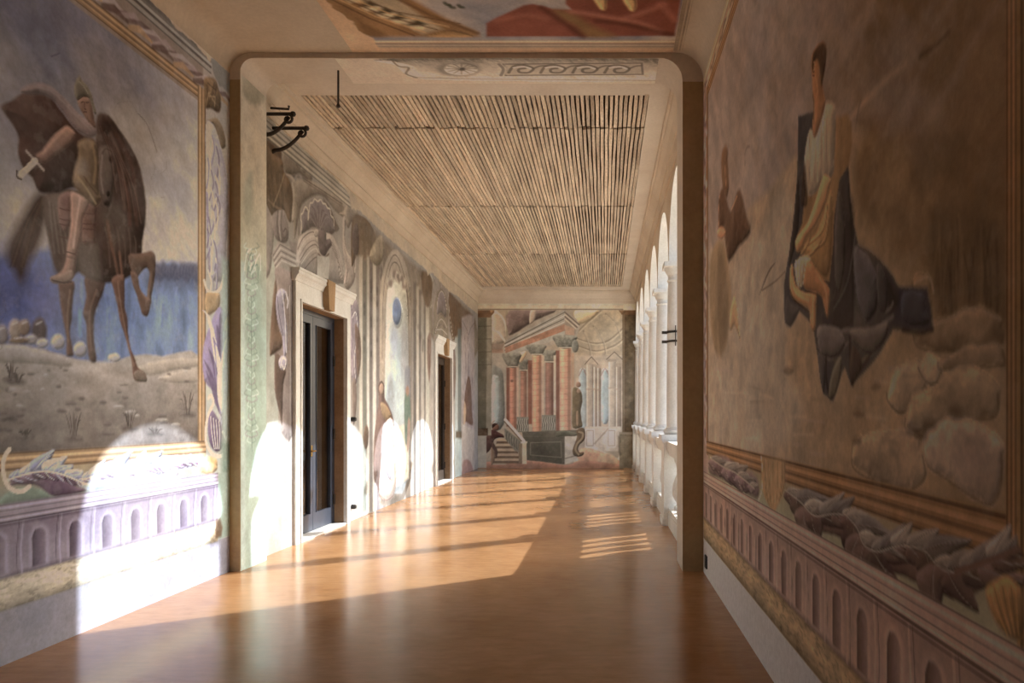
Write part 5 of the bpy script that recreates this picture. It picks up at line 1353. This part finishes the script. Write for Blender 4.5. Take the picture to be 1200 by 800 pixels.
# ------------------------------------------------------------------ fresco: colonnaded hall with staircase (end wall)
A_ = np.linspace(XL, XA0, 330); B_ = np.linspace(0, 4.72, 345)
f = Fresco(A_, B_, uv_end, lambda a, b: np.column_stack([a, np.full_like(a, YE), b]), (1.40, 1.52, 1.66), sat=.64)
f.C[:] = f.c((176, 156, 126)); f.lab[:] = f.name('painted_hall')
f.ctx(540, 330, 3.478)
def pr(u0, v0, u1, v1, c_, alpha=1, soft=.02, label=None, tex=.15, c2=None):
    f.poly([(u0, v0), (u1, v0), (u1, v1), (u0, v1)], c_, alpha, soft, label, smooth=False, tex=tex, col2=c2, ax=((u0, v0), (u1, v0)) if c2 else None)
# vaulted background on the right, small rotunda columns, blue windows
f.poly([(460, 115), (660, 115), (660, 300), (560, 330), (470, 300)], (178, 154, 116), 1, .04, 'painted_dome', tex=.25)
f.poly([(468, 112), (560, 112), (540, 150), (500, 170), (470, 168)], (220, 184, 118), 1, .02, 'painted_dome')
for P_ in ([(480, 200), (520, 160), (570, 118)], [(470, 230), (540, 250), (600, 240), (660, 190)], [(480, 262), (550, 282), (620, 262), (660, 235)], [(540, 180), (580, 240), (590, 290)], [(590, 130), (630, 170), (650, 220)], [(500, 200), (520, 250), (530, 300)]): f.line(P_, 1.6, (134, 108, 74), .6, .03); f.line([(u + 4, v + 6) for u, v in P_], 1.4, (204, 182, 146), .5, .03)
pr(468, 300, 660, 600, (186, 164, 134), 1, .03, 'painted_hall')
for (u0, u1, v0, v1) in ((482, 512, 372, 590), (572, 604, 372, 560), (532, 548, 420, 590)):
    f.poly([(u0, v1), (u0, v0 + 10), ((u0+u1)/2, v0 - 18), (u1, v0 + 10), (u1, v1)], (164, 178, 176), 1, .02, 'painted_hall'); f.line([(u0, v0 + 10), ((u0+u1)/2, v0 - 18), (u1, v0 + 10)], 1.4, (168, 110, 80), .7, .02)
for (u0, u1, v0, v1, c_) in ((512, 538, 330, 600, (200, 178, 148)), (541, 553, 340, 590, (190, 166, 136)), (556, 570, 345, 590, (176, 152, 122)), (602, 630, 320, 600, (204, 182, 152)), (632, 652, 340, 590, (180, 152, 122))):
    pr(u0, v0, u1, v1, c_, 1, .015, 'painted_white_column', c2=tuple(int(x*.8) for x in c_)); f.line([(u0 + 3, v0 + 8), (u0 + 3, v1)], 1.2, (222, 204, 176), .6, .012); f.line([(u1, v0 + 8), (u1, v1)], 1.0, (126, 100, 76), .6, .012)
    pr(u0 - 4, v0 - 8, u1 + 4, v0 + 6, (170, 146, 116)); pr(u0 - 2, (v0+v1)/2 - 30, u1 + 2, (v0+v1)/2 - 24, (166, 140, 112), .6)
for (u0, u1, v0) in ((512, 553, 320), (600, 652, 300)): f.poly([(u0 - 6, v0 + 16), ((u0+u1)/2, v0 - 14), (u1 + 6, v0 + 16)], (186, 162, 130), 1, .015, smooth=False); f.line([(u0 - 6, v0 + 16), ((u0+u1)/2, v0 - 14), (u1 + 6, v0 + 16)], 1.2, (126, 100, 74), .8, .012, smooth=False)
pr(505, 590, 655, 690, (196, 178, 154), 1, .02, 'painted_plinth'); f.poly([(505, 680), (560, 676), (640, 720), (655, 650), (655, 740), (505, 740)], (184, 166, 142), .9, .02)
for (u0, u1) in ((508, 545), (596, 632)): pr(u0, 600, u1, 676, (210, 192, 168), 1, .012); f.line([(u0 + 5, 606), (u1 - 5, 606), (u1 - 5, 668), (u0 + 5, 668), (u0 + 5, 606)], 1, (156, 132, 108), .7, .01, smooth=False)
f.line([(545, 660), (600, 600)], 2, (166, 144, 118), .7, .02)
f.poly([(490, 680), (560, 690), (640, 724), (645, 760), (470, 760)], (196, 140, 92), 1, .02, 'painted_ground', tex=.3); f.poly([(560, 710), (610, 700), (640, 740), (570, 750)], (206, 170, 122), .7, .03)
# arches at the upper left
f.poly([(124, 114), (160, 130), (182, 170), (188, 240), (124, 250)], (198, 176, 146), 1, .02, 'painted_hall'); f.line([(124, 200), (150, 204), (172, 232), (184, 246)], 2.6, (214, 196, 162), .9, .02); f.line([(130, 120), (162, 136), (182, 176), (188, 236)], 2.2, (212, 194, 164), .9, .02)
pr(124, 252, 190, 280, (160, 132, 108), 1, .02); pr(124, 275, 190, 292, (178, 130, 98), .8, .02); pr(184, 114, 214, 260, (166, 150, 116), 1, .02)
pr(124, 290, 184, 600, (176, 164, 142), 1, .02)
f.poly([(124, 360), (150, 348), (170, 368), (176, 420), (176, 580), (124, 590)], (138, 140, 128), 1, .015, 'painted_hall'); f.poly([(126, 400), (144, 382), (158, 410), (156, 570), (126, 574)], (176, 190, 182), 1, .02)
# entablature in steep perspective
f.poly([(190, 114), (420, 112), (470, 150), (486, 180), (470, 230), (400, 250), (180, 310), (170, 270), (200, 200)], (176, 160, 138), 1, .015, 'painted_entablature', smooth=False)
f.poly([(200, 116), (390, 114), (300, 160), (210, 216), (192, 200)], (134, 108, 100), 1, .02, 'painted_entablature', tex=.35); f.poly([(284, 118), (306, 118), (300, 158), (280, 170)], (188, 162, 136), 1, .015)
f.poly([(182, 240), (420, 118), (440, 150), (178, 262)], (170, 164, 148), 1, .012, 'painted_entablature', smooth=False)
for k in range(5): f.line([(180, 252 + k*7), (424, 124 + k*13)], 1.2, ((104, 92, 78), (210, 200, 180))[k % 2], .8, .010, smooth=False)
f.poly([(180, 268), (424, 172), (424, 200), (182, 292)], (186, 124, 84), 1, .012, 'painted_entablature', smooth=False, tex=.3)
f.poly([(182, 292), (424, 200), (424, 222), (186, 312)], (178, 170, 152), 1, .012, 'painted_entablature', smooth=False)
f.poly([(424, 118), (486, 178), (470, 192), (464, 240), (424, 220)], (168, 146, 122), 1, .012, 'painted_entablature', smooth=False)
for k in range(4): f.line([(424, 124 + k*9), (484 - k*5, 176 + k*5)], 1.2, ((104, 86, 70), (206, 190, 164))[k % 2], .8, .010, smooth=False)
f.poly([(424, 176), (462, 190), (464, 226), (426, 212)], (198, 152, 112), .9, .012, smooth=False)
# porphyry columns with grey-green capitals
def pcol(u0, u1, v0, v1, c_, cap):
    w_ = u1 - u0
    pr(u0, v0, u1, v1, c_, 1, .010, 'painted_red_column', tex=.2)
    f.poly([(u0 + w_*.12, v0), (u0 + w_*.42, v0), (u0 + w_*.42, v1), (u0 + w_*.12, v1)], tuple(min(255, int(x*1.22)) for x in c_), .6, .03, smooth=False)
    f.poly([(u0 + w_*.72, v0), (u1, v0), (u1, v1), (u0 + w_*.72, v1)], tuple(int(x*.66) for x in c_), .7, .03, smooth=False)
    for k in range(int((v1 - v0)/22)): f.line([(u0, v0 + 14 + k*22), (u1, v0 + 12 + k*22)], .8, (150, 92, 62), .3, .012)
    if cap:
        cu0, cu1, cv = cap
        f.poly([(cu0, cv), (cu1, cv), (cu1 - 4, cv + (v0 - cv)*.5), (u1 + 1, v0 + 2), (u0 - 1, v0 + 2), (cu0 + 4, cv + (v0 - cv)*.5)], (136, 132, 114), 1, .012, 'painted_capital', tex=.45, tscale=(16, 16))
        f.line([(u0 - 2, v0), (u1 + 2, v0)], 1.3, (202, 186, 156), .8, .010)
pcol(243, 268, 360, 556, (178, 116, 84), (232, 276, 318)); pcol(345, 378, 326, 560, (168, 110, 84), (332, 388, 280))
pr(224, 350, 236, 580, (206, 170, 138), .8, .014); pr(274, 320, 290, 580, (160, 88, 58), 1, .014); pr(326, 300, 340, 590, (202, 168, 136), .9, .012); pr(378, 300, 388, 560, (210, 188, 158), .8, .012)
f.poly([(232, 300), (262, 282), (266, 300), (244, 330)], (226, 186, 130), 1, .014)
pcol(198, 226, 346, 600, (196, 122, 82), (172, 244, 292)); pr(186, 350, 198, 590, (150, 82, 54), 1, .012)
pcol(292, 328, 296, 612, (214, 142, 94), (268, 346, 258)); pr(388, 280, 402, 610, (156, 90, 62), 1, .012); pcol(403, 448, 268, 608, (218, 148, 102), (378, 470, 220))
pr(450, 290, 462, 430, (188, 144, 100), .9, .012); f.ell(466, 262, 14, 26, (134, 130, 114), soft=.015)
f.ell(208, 404, 5, 5, (110, 56, 40), alpha=.8, soft=.02)
# balustrade, podium, stairs
for (u0, u1, v0, v1) in ((228, 276, 552, 612), (330, 386, 544, 608)):
    pr(u0, v0, u1, v1, (112, 112, 96), 1, .012, 'painted_balustrade'); pr(u0, v0, u1, v0 + 7, (140, 138, 118)); pr(u0, v1 - 6, u1, v1, (134, 130, 110))
    n_ = int((u1 - u0)/9)
    for k in range(n_): f.line([(u0 + 5 + k*9, v0 + 8), (u0 + 3 + k*9, v0 + 24), (u0 + 7 + k*9, v0 + 36), (u0 + 5 + k*9, v1 - 6)], 1.2, (178, 172, 150), .8, .010)
f.poly([(250, 612), (470, 604), (500, 606), (496, 622), (424, 632), (252, 630)], (118, 112, 88), 1, .012, 'painted_podium', smooth=False)
f.poly([(252, 630), (424, 630), (424, 744), (270, 728), (262, 650)], (112, 106, 84), 1, .012, 'painted_podium', smooth=False); f.line([(284, 656), (408, 652), (410, 716), (284, 706), (284, 656)], 1.2, (150, 142, 114), .7, .010, smooth=False)
f.poly([(424, 630), (480, 624), (470, 700), (478, 728), (424, 744)], (204, 192, 168), 1, .012, 'painted_podium', smooth=False); f.line([(426, 720), (478, 706)], 1.6, (150, 134, 108), .7, .010)
f.poly([(60, 740), (270, 728), (424, 746), (500, 730), (660, 748), (660, 775), (60, 775)], (170, 112, 76), 1, .02, 'painted_ground', tex=.25)
pr(126, 620, 185, 745, (170, 152, 122), 1, .02)
for k in range(5):
    v0 = 640 + k*20
    f.poly([(150 - k*3, v0), (205 + k*10, v0), (212 + k*10, v0 + 10), (146 - k*3, v0 + 10)], (186, 158, 114), 1, .008, 'painted_stairs', smooth=False); f.poly([(146 - k*3, v0 + 10), (212 + k*10, v0 + 10), (214 + k*10, v0 + 20), (144 - k*3, v0 + 20)], (122, 92, 58), 1, .008, 'painted_stairs', smooth=False)
f.poly([(178, 596), (250, 652), (250, 700), (222, 690), (180, 640)], (136, 130, 108), 1, .012, 'painted_balustrade', smooth=False)
for k in range(6): f.line([(188 + k*10, 612 + k*8), (186 + k*10, 630 + k*9), (190 + k*10, 650 + k*8)], 1.1, (92, 92, 76), .8, .010)
f.line([(181, 562), (215, 600), (258, 650)], 3.4, (222, 200, 164), 1, .010, 'painted_balustrade', smooth=False); f.line([(178, 570), (212, 608), (250, 652)], 1.4, (112, 86, 60), .8, .008, smooth=False)
pr(250, 656, 268, 742, (206, 182, 142), 1, .010, 'painted_newel'); pr(236, 660, 250, 738, (146, 122, 84), 1, .010); pr(246, 650, 271, 658, (218, 196, 158), 1, .008)
# man leaning up the stairs
f.ctx(540, 440, 6.667)
f.poly([(196, 480), (220, 445), (250, 420), (290, 440), (330, 460), (338, 484), (300, 484), (262, 500), (250, 540), (220, 590), (180, 620), (155, 610), (154, 540), (168, 505)], (104, 54, 46), 1, .010, 'painted_man', tex=.2)
f.poly([(244, 380), (270, 370), (294, 385), (298, 410), (284, 428), (256, 424), (246, 404)], (150, 96, 64), 1, .010, 'painted_man'); f.poly([(244, 384), (264, 370), (288, 376), (270, 390), (254, 404), (248, 412)], (84, 50, 34), 1, .008, 'painted_man')
f.poly([(156, 600), (184, 610), (172, 650), (180, 676), (164, 670), (144, 656)], (108, 70, 50), 1, .010, 'painted_man'); f.poly([(250, 520), (270, 550), (288, 590), (280, 640), (262, 636), (262, 590), (240, 560)], (98, 62, 46), 1, .010, 'painted_man'); f.poly([(236, 560), (262, 590), (264, 660), (236, 700), (236, 620)], (150, 106, 64), .9, .012)
# painted side pilasters with bronze capitals
f.ctx(540, 330, 6.667)
pr(112, 180, 242, 800, (140, 134, 108), 1, .012, 'painted_side_pilaster', tex=.3); pr(118, 280, 196, 1200, (122, 116, 90), 1, .02); pr(204, 280, 238, 1200, (176, 166, 136), 1, .012, 'painted_side_pilaster'); pr(104, 280, 120, 1250, (162, 156, 140), 1, .02)
for k in range(8): f.line([(112, 350 + k*100), (238, 346 + k*100)], 1, (98, 92, 68), .6, .012)
f.poly([(112, 180), (226, 180), (262, 210), (262, 240), (226, 280), (112, 280)], (130, 86, 40), 1, .012, 'painted_bronze_capital', smooth=False, tex=.4); f.ell(244, 228, 14, 18, (178, 128, 62), soft=.012)
f.ctx(540, 440, 6.667)
pr(112, 0, 200, 420, (120, 114, 84), .9, .02, 'painted_side_pilaster'); pr(204, 0, 238, 420, (170, 160, 130), 1, .012); pr(112, 410, 212, 470, (112, 80, 44), 1, .012); pr(112, 470, 200, 720, (172, 164, 142), 1, .014, 'painted_plinth'); f.line([(124, 490), (124, 700)], 1.2, (120, 112, 92), .7)
f.poly([(236, 380), (250, 350), (270, 350), (244, 376)], (190, 150, 120), .8, .015)
f.ctx(640, 340, 6.667)
pr(596, 180, 700, 1200, (120, 90, 50), 1, .012, 'painted_side_pilaster', tex=.45); pr(626, 200, 690, 1180, (124, 98, 54), .9, .02, tex=.5); f.line([(606, 190), (606, 1150)], 2.2, (152, 122, 78), .8, .012)
f.poly([(562, 150), (580, 120), (640, 105), (700, 100), (700, 190), (590, 190)], (126, 84, 36), 1, .012, 'painted_bronze_capital', smooth=False, tex=.4); f.ell(600, 155, 20, 26, (150, 104, 50), soft=.012)
f.ctx(640, 440, 6.667)
pr(572, 450, 700, 740, (138, 122, 92), 1, .014, 'painted_plinth', tex=.4); pr(570, 440, 700, 458, (168, 150, 118), 1, .012); f.poly([(560, 470), (585, 500), (575, 560), (590, 620), (565, 600)], (116, 100, 74), .7, .02)
# statue on the podium and scrolled bracket
f.poly([(206, 120), (222, 90), (250, 100), (276, 130), (284, 190), (278, 230), (270, 280), (276, 340), (280, 400), (206, 404), (204, 260)], (118, 98, 56), 1, .012, 'painted_statue', tex=.3); f.ell(252, 70, 20, 22, (154, 112, 80), soft=.012, label='painted_statue'); f.poly([(236, 290), (250, 280), (252, 380), (238, 384)], (184, 142, 92), .8, .012); f.line([(262, 120), (272, 180), (262, 260)], 2, (78, 62, 34), .6, .012); f.ell(254, 122, 14, 18, (170, 126, 92), alpha=.8, soft=.012)
f.poly([(236, 430), (280, 405), (304, 430), (304, 490), (284, 520), (262, 540), (250, 570), (262, 600), (292, 596), (290, 620), (250, 634), (214, 620), (206, 580), (226, 520), (240, 480)], (112, 84, 46), 1, .010, 'painted_bracket', tex=.3); f.line([(256, 440), (286, 450), (280, 490), (244, 530), (230, 580), (254, 616)], 2.2, (170, 138, 86), .8, .010)
f.poly([(80, 440), (150, 430), (240, 450), (220, 474), (140, 470), (76, 476)], (112, 112, 84), 1, .012, 'painted_podium', tex=.5)
# painted cornice on top, with bronze garland
f.ctx(540, 330, 3.478)
pr(0, 20, 720, 116, (196, 176, 144), 1, .012, 'painted_cornice_band'); pr(60, 58, 720, 72, (132, 128, 124), 1, .010); pr(60, 72, 720, 82, (176, 168, 152), 1, .010); pr(60, 84, 720, 96, (184, 176, 150), 1, .010)
f.line([(60, 57), (720, 57)], 1, (96, 86, 76), .7, .008); f.line([(60, 84), (720, 84)], 1, (128, 114, 94), .7, .008); f.line([(64, 113), (660, 113)], 1.6, (112, 92, 64), .7, .012)
for k in range(46): f.ell(305 + k*4.2, 66 + RNG.uniform(-6, 8), 7, 5, ((112, 86, 44), (76, 56, 28), (166, 136, 82))[k % 3], soft=.012, label='painted_garland')
for u in (244, 256, 300, 490): f.line([(u, 60), (u + 5, 68), (u + 2, 78)], 1.6, (92, 70, 40), .8, .010)
f.ctx()
f.C[f.lab == f.name('painted_podium')] *= .85; f.C[f.lab == f.name('painted_side_pilaster')] *= .8
f.mottle(.10, (2.2, 2.2), (.04, 0, -.04)); f.mottle(.07, (9, 9)); f.fade((172, 152, 124), .18, (1.3, 1.3), 4); f.cracks(14, (110, 88, 64), .3)
fr = empty('colonnade_fresco', (-1.4, YE, 0))
tag(fr, 'fresco of red columns, staircase and a climbing man filling the end wall', 'fresco')
f.build(fr, M['fresco'])

# ------------------------------------------------------------------ ceiling fresco of the near bay
A_ = np.concatenate([np.linspace(-2.42, .66, 420)]); iv = np.sort(1/np.linspace(1/6.735, 1/5.2, 90)); B_ = np.concatenate([np.linspace(-1.2, 5.2, 50)[:-1], iv])
f = Fresco(A_, B_, uv_ceil, lambda a, b: np.column_stack([a, b, np.full_like(a, ZNEAR - .004)]), (1.5, 1.55, 1.6))
a, b = f.GA, f.GB
n1 = NZ.fbm(a*1.2, b*1.6, 5)
t = np.clip((n1 - .35)*3, 0, 1)[..., None]
f.C[:] = f.c((176, 164, 150))*(1-t) + f.c((128, 130, 142))*t
f.lab[:] = f.name('painted_sky')
f.ctx(370, 0, 5.217)
f.poly([(480, -400), (480, -60), (640, 20), (800, 110), (990, 190), (1000, 222), (200, 222), (0, 60), (-60, -400)], (154, 112, 58), 1, .03, 'painted_gilded_cornice', smooth=False, tex=.25, tscale=(3, 3))
f.poly([(250, -40), (470, -40), (640, 90), (780, 175), (650, 205), (540, 150), (380, 90)], (168, 150, 116), 1, .03, smooth=False)
for (u, v) in ((330, 20), (425, 62), (510, 98), (620, 136), (230, -30), (120, -90)): f.poly([(u - 60, v + 16), (u, v - 20), (u + 62, v + 12), (u, v + 20)], (86, 74, 48), 1, .02, 'painted_dentils', smooth=False); f.poly([(u - 50, v + 24), (u + 60, v + 18), (u + 40, v + 42), (u - 20, v + 44)], (200, 184, 142), .9, .02, smooth=False)
for k in range(5): f.line([(90 + k*30, -10 - k*6), (330 + k*40, 110 - k*10), (600 + k*70, 214 - k*18)], 1.4, ((104, 70, 32), (196, 156, 92))[k % 2], .8, .02, smooth=False)
f.line([(480, -20), (700, 90), (990, 200)], 3, (122, 84, 38), .8, .03, smooth=False); f.poly([(720, 205), (800, 178), (880, 190), (960, 222), (700, 222)], (166, 124, 62), 1, .02); f.poly([(250, 110), (300, 140), (440, 214), (310, 214)], (128, 90, 42), .8, .03)
for (u, v) in ((800, 25), (830, 42), (885, 40)): f.line([(u - 10, v - 10), (u, v), (u + 14, v + 2)], 3, (64, 72, 46), .8, .02)
f.ctx(570, 0, 4.615)
f.poly([(0, 124), (60, 90), (130, 58), (200, 26), (250, 18), (310, 30), (360, 46), (460, 50), (430, 20), (420, -60), (440, -400), (1060, -400), (1050, 0), (1018, 192), (0, 196)], (148, 74, 48), 1, .014, 'painted_red_drapery', smooth=False, tex=.25, tscale=(3, 3))
f.poly([(360, 50), (420, 56), (500, 90), (600, 150), (700, 196), (540, 200), (480, 140), (400, 100)], (140, 104, 46), .9, .05, 'painted_red_drapery')
for P_, c_ in (([(300, 40), (420, 120), (520, 196)], (98, 40, 26)), ([(460, 60), (600, 80), (720, 104), (820, 120), (940, 170)], (186, 112, 84)), ([(740, 100), (860, 60), (960, 20)], (182, 108, 80)), ([(600, 110), (760, 130), (1000, 186)], (104, 46, 30)), ([(940, 20), (1000, 80), (1020, 110)], (180, 104, 78)), ([(60, 110), (200, 80), (320, 96)], (168, 92, 66))): f.line(P_, 5, c_, .6, .05)
for (u, v) in ((620, 24), (780, 30)): f.poly([(u - 40, v - 40), (u + 20, v - 40), (u + 24, v + 18), (u + 4, v + 26), (u - 14, v + 8)], (206, 162, 84), 1, .02, 'painted_gold_tassel')
f.ctx()
EDGE = 6.52
f.rect(-3, 2, EDGE, 6.8, (182, 152, 118), label='painted_moulding')
for y_, c_ in ((6.545, (206, 184, 154)), (6.58, (122, 108, 98)), (6.605, (176, 158, 136)), (6.63, (140, 126, 112)), (6.655, (150, 132, 114))): f.mline([(-2.16, y_, .009), (.7, y_, .009)], c_, .85, .010)
f.mpoly(np.array([(-2.7, 5.0), (-2.36, 5.6), (-2.34, 5.9), (-2.30, 6.06), (-2.24, 6.2), (-2.2, 6.4), (-2.14, 6.48), (-2.16, 6.8), (-3, 6.8), (-3, 5)]), (188, 156, 118), 1, .01, 'bare_plaster_edge', rough=.03)
f.mottle(.08, (2, 2), (.03, 0, -.03)); f.mottle(.05, (9, 9))
fr = empty('ceiling_fresco', (-.9, 4.5, ZNEAR))
tag(fr, 'ceiling fresco with rust-red drapery, cloudy sky and gilded cornice', 'fresco')
f.build(fr, M['fresco'])
# grey painted mouldings along the right edge of that ceiling
sm = MB()
for x0, x1 in ((.665, .70), (.715, .73), (.745, .752)): sm.box(x0, x1, -1.2, 6.70, ZNEAR - .006, ZNEAR - .001)
tag(sm.build('moulding_stripes', mat('grey_moulding_paint', (.36, .30, .23), (.50, .42, .33), 3, .9, fine=.1), fr), 'thin grey painted moulding lines')

# ------------------------------------------------------------------ painted band under the beam
A_ = np.linspace(-2.6, PR - .23, 460); B_ = np.linspace(YP0 + .005, YP1 - .005, 60)
f = Fresco(A_, B_, lambda u, v: ((u-VX)*(ZBEAM-EYE)/(VY-v), F*(ZBEAM-EYE)/(VY-v)), lambda a, b: np.column_stack([a, b, np.full_like(a, ZBEAM - .003)]), (1.75, 1.85, 1.95), sat=.55)
f.C[:] = f.c((180, 158, 130)); f.lab[:] = f.name('painted_beam_field')
f.ctx(440, 55, 3.333)
f.poly([(60, 42), (1090, 42), (1090, 130), (300, 128), (150, 118), (110, 100), (80, 70)], (170, 154, 130), 1, .01, rough=.02)
f.line([(60, 46), (90, 74), (130, 80), (120, 104), (160, 118)], 1.4, (112, 100, 84), .8, .01)
f.line([(150, 118), (400, 124), (1090, 130)], 1.2, (140, 124, 102), .7, .01, smooth=False)
f.ell(325, 84, 86, 30, (132, 120, 104), alpha=.8, soft=.03, label='painted_rosette'); f.ell(335, 84, 66, 24, (186, 172, 148), soft=.012, label='painted_rosette')
for k in range(12):
    t_ = k*math.pi/6
    f.line([(336 + 14*math.cos(t_), 84 + 5*math.sin(t_)), (336 + 60*math.cos(t_), 84 + 21*math.sin(t_))], 1.2, (126, 112, 94), .7, .010)
f.ell(338, 86, 12, 6, (96, 84, 70), soft=.01); f.line([(482, 66), (500, 86), (490, 110)], 2, (120, 106, 90), .8, .01); f.line([(500, 66), (516, 86), (508, 110)], 1.6, (120, 106, 90), .8, .01)
f.poly([(505, 66), (1040, 62), (1044, 106), (505, 110)], (164, 148, 124), .8, .01, 'painted_scroll_panel', smooth=False)
f.line([(510, 66), (1040, 62), (1044, 106), (510, 110)], 1.3, (110, 96, 80), .8, .008, smooth=False)
for k in range(4):
    u = 580 + k*125
    f.line([(u - 60, 100), (u - 40, 74), (u, 70), (u + 36, 82), (u + 20, 98), (u - 16, 98), (u - 20, 86), (u + 4, 82)], 1.8, (112, 98, 80), .85, .008, 'painted_scroll_panel'); f.line([(u - 40, 80), (u, 76), (u + 26, 84)], 1.4, (208, 192, 164), .7, .008); f.line([(u + 36, 84), (u + 60, 74), (u + 84, 72)], 1.6, (112, 98, 80), .8, .008)
f.ctx(); f.mottle(.06, (5, 5))
fr = empty('beam_ornament', (-1, 7.0, ZBEAM)); tag(fr, 'faded grey rosette and scroll ornament painted under the beam', 'painted ornament'); f.build(fr, M['fresco'])

# ------------------------------------------------------------------ faded green grotesques on the left pilaster
A_ = np.linspace(YP0 + .003, YP1 - .003, 90); B_ = np.linspace(0, 4.80, 500)
f = Fresco(A_, B_, lambda u, v: (F*-PL/(VX-u), EYE + (VY-v)*(-PL)/(VX-u)), lambda a, b: np.column_stack([np.full_like(a, PL + .003), a, b]), (1.18, 1.36, 1.58), sat=.85)
a, b = f.GA, f.GB
t = np.clip((b - 2.4)/1.4, 0, 1)[..., None]
f.C[:] = f.c((164, 178, 164))*(1-t) + f.c((192, 174, 148))*t
f.lab[:] = f.name('painted_green_field')
f.rect(YP0, YP0 + .09, 0, 3.0, (176, 186, 176), .9, .02); f.rect(6.86, 7.17, .95, 3.05, (146, 168, 152), .55, .05)
f.ctx(225, 80, 3.2)
f.poly([(190, 50), (230, 20), (266, 50), (272, 110), (240, 140), (196, 110)], (158, 146, 120), .8, .03); f.poly([(200, 420), (224, 390), (226, 560), (206, 600), (194, 520)], (158, 156, 136), .7, .04)
f.ctx(225, 310, 3.2)
for k in range(7): f.line([(196 + k*10, 20 + (k % 2)*30), (204 + k*8, -40 + (k % 3)*20), (222, -60 + k*16)], 1.8, ((206, 212, 202), (118, 144, 130))[k % 2], .8, .012, 'painted_grotesque')
for k in range(34):
    v = -80 + k*22; w_ = 20 - 12*abs(math.sin(k*.5))
    f.line([(222 - w_, v), (222 - w_*1.4, v + 14), (222, v + 24)], 1.5, ((198, 208, 196), (120, 142, 132), (148, 132, 142))[k % 3], .6, .012, 'painted_grotesque'); f.line([(222 + w_, v), (222 + w_*1.4, v + 14), (222, v + 24)], 1.5, ((120, 144, 132), (202, 210, 200), (150, 136, 146))[k % 3], .6, .012, 'painted_grotesque')
f.line([(222, 120), (222, 400), (224, 700)], 1.4, (116, 138, 126), .7, .010)
f.ctx(); f.mottle(.10, (4, 3), (.04, 0, -.04)); f.mottle(.06, (14, 14))
fr = empty('pilaster_ornament', (PL, 7.0, 0)); tag(fr, 'faded green grotesque ornament painted on the left pilaster', 'painted ornament'); f.build(fr, M['fresco'])

# ------------------------------------------------------------------ wrought iron and small fittings
def bracket(y, z, x_end, drop, label):
    r = empty('iron_bracket', (XL, y, z))
    tag(r, label, 'bracket', 'iron brackets behind the left pilaster')
    MB().tube([(XL - .01, y, z), (x_end, y, z)], .018).lathe([(.0, z - .03), (.022, z - .02), (.03, z), (.022, z + .02), (.0, z + .03)], x_end + .01, y, 12, cap=False).build('bar', M['iron'], r, smooth=True)
    pts = [(XL - .01, y, z - drop)]
    for k in range(9):
        t_ = k/8
        pts.append((XL + .03 + (x_end - XL - .06)*t_**.85, y, z - drop + .02 + (drop - .05)*t_**1.7))
    MB().tube(pts, [.022 - .0006*k for k in range(len(pts))]).build('brace', M['iron'], r, smooth=True)
    sp = []
    for k in range(18):
        t_ = k/17; an = math.radians(100 - 400*t_); rr = .055*(1 - .7*t_)
        sp.append((x_end - .045 + rr*math.cos(an), y, z - .055 + rr*math.sin(an)))
    MB().tube(sp, .014).build('scroll', M['iron'], r, smooth=True)
bracket(7.40, 4.69, -3.30, .24, 'upper-left wrought iron bracket with scrolled end, nearest the pilaster')
bracket(7.62, 4.63, -3.25, .26, 'lower-right wrought iron bracket with scrolled end, farther from the pilaster')
tag(MB().tube([(-3.62, 7.5, 4.80), (-3.38, 7.5, 4.785), (-3.38, 7.5, 4.82)], .012).build('iron_pin', M['iron']), 'short straight iron pin above the scrolled brackets', 'iron pin')
rd = MB().tube([(-2.66, 7.0, ZBEAM + .02), (-2.66, 7.0, 4.60)], .010).lathe([(.0, 4.575), (.018, 4.585), (.02, 4.60), (.010, 4.62)], -2.66, 7.0, 12, cap=False)
tag(rd.build('iron_rod', M['iron'], smooth=True), 'thin black iron rod hanging from the painted beam', 'rod')
for (y, z, lb) in ((10.0, 1.45, 'small black round door stop on the wall right of the nearer door, upper'), (10.0, .20, 'small black round door stop low beside the nearer door')):
    s = MB().tube([(XL, y, z), (XL + .05, y, z)], .034, 16).tube([(XL + .05, y, z), (XL + .065, y, z)], .026, 16)
    tag(s.build('door_stop', M['socket'], smooth=True), lb, 'door stop')
so = empty('wall_socket', (XR, 6.52, .1)); tag(so, 'small black socket in the pale skirting of the right wall', 'socket')
MB().box(XR - .014, XR + .002, 6.47, 6.57, .08, .20).bevel(.004, 1).build('plate', M['socket'], so); MB().box(XR - .017, XR - .013, 6.50, 6.54, .11, .17).build('insert', M['iron'], so)
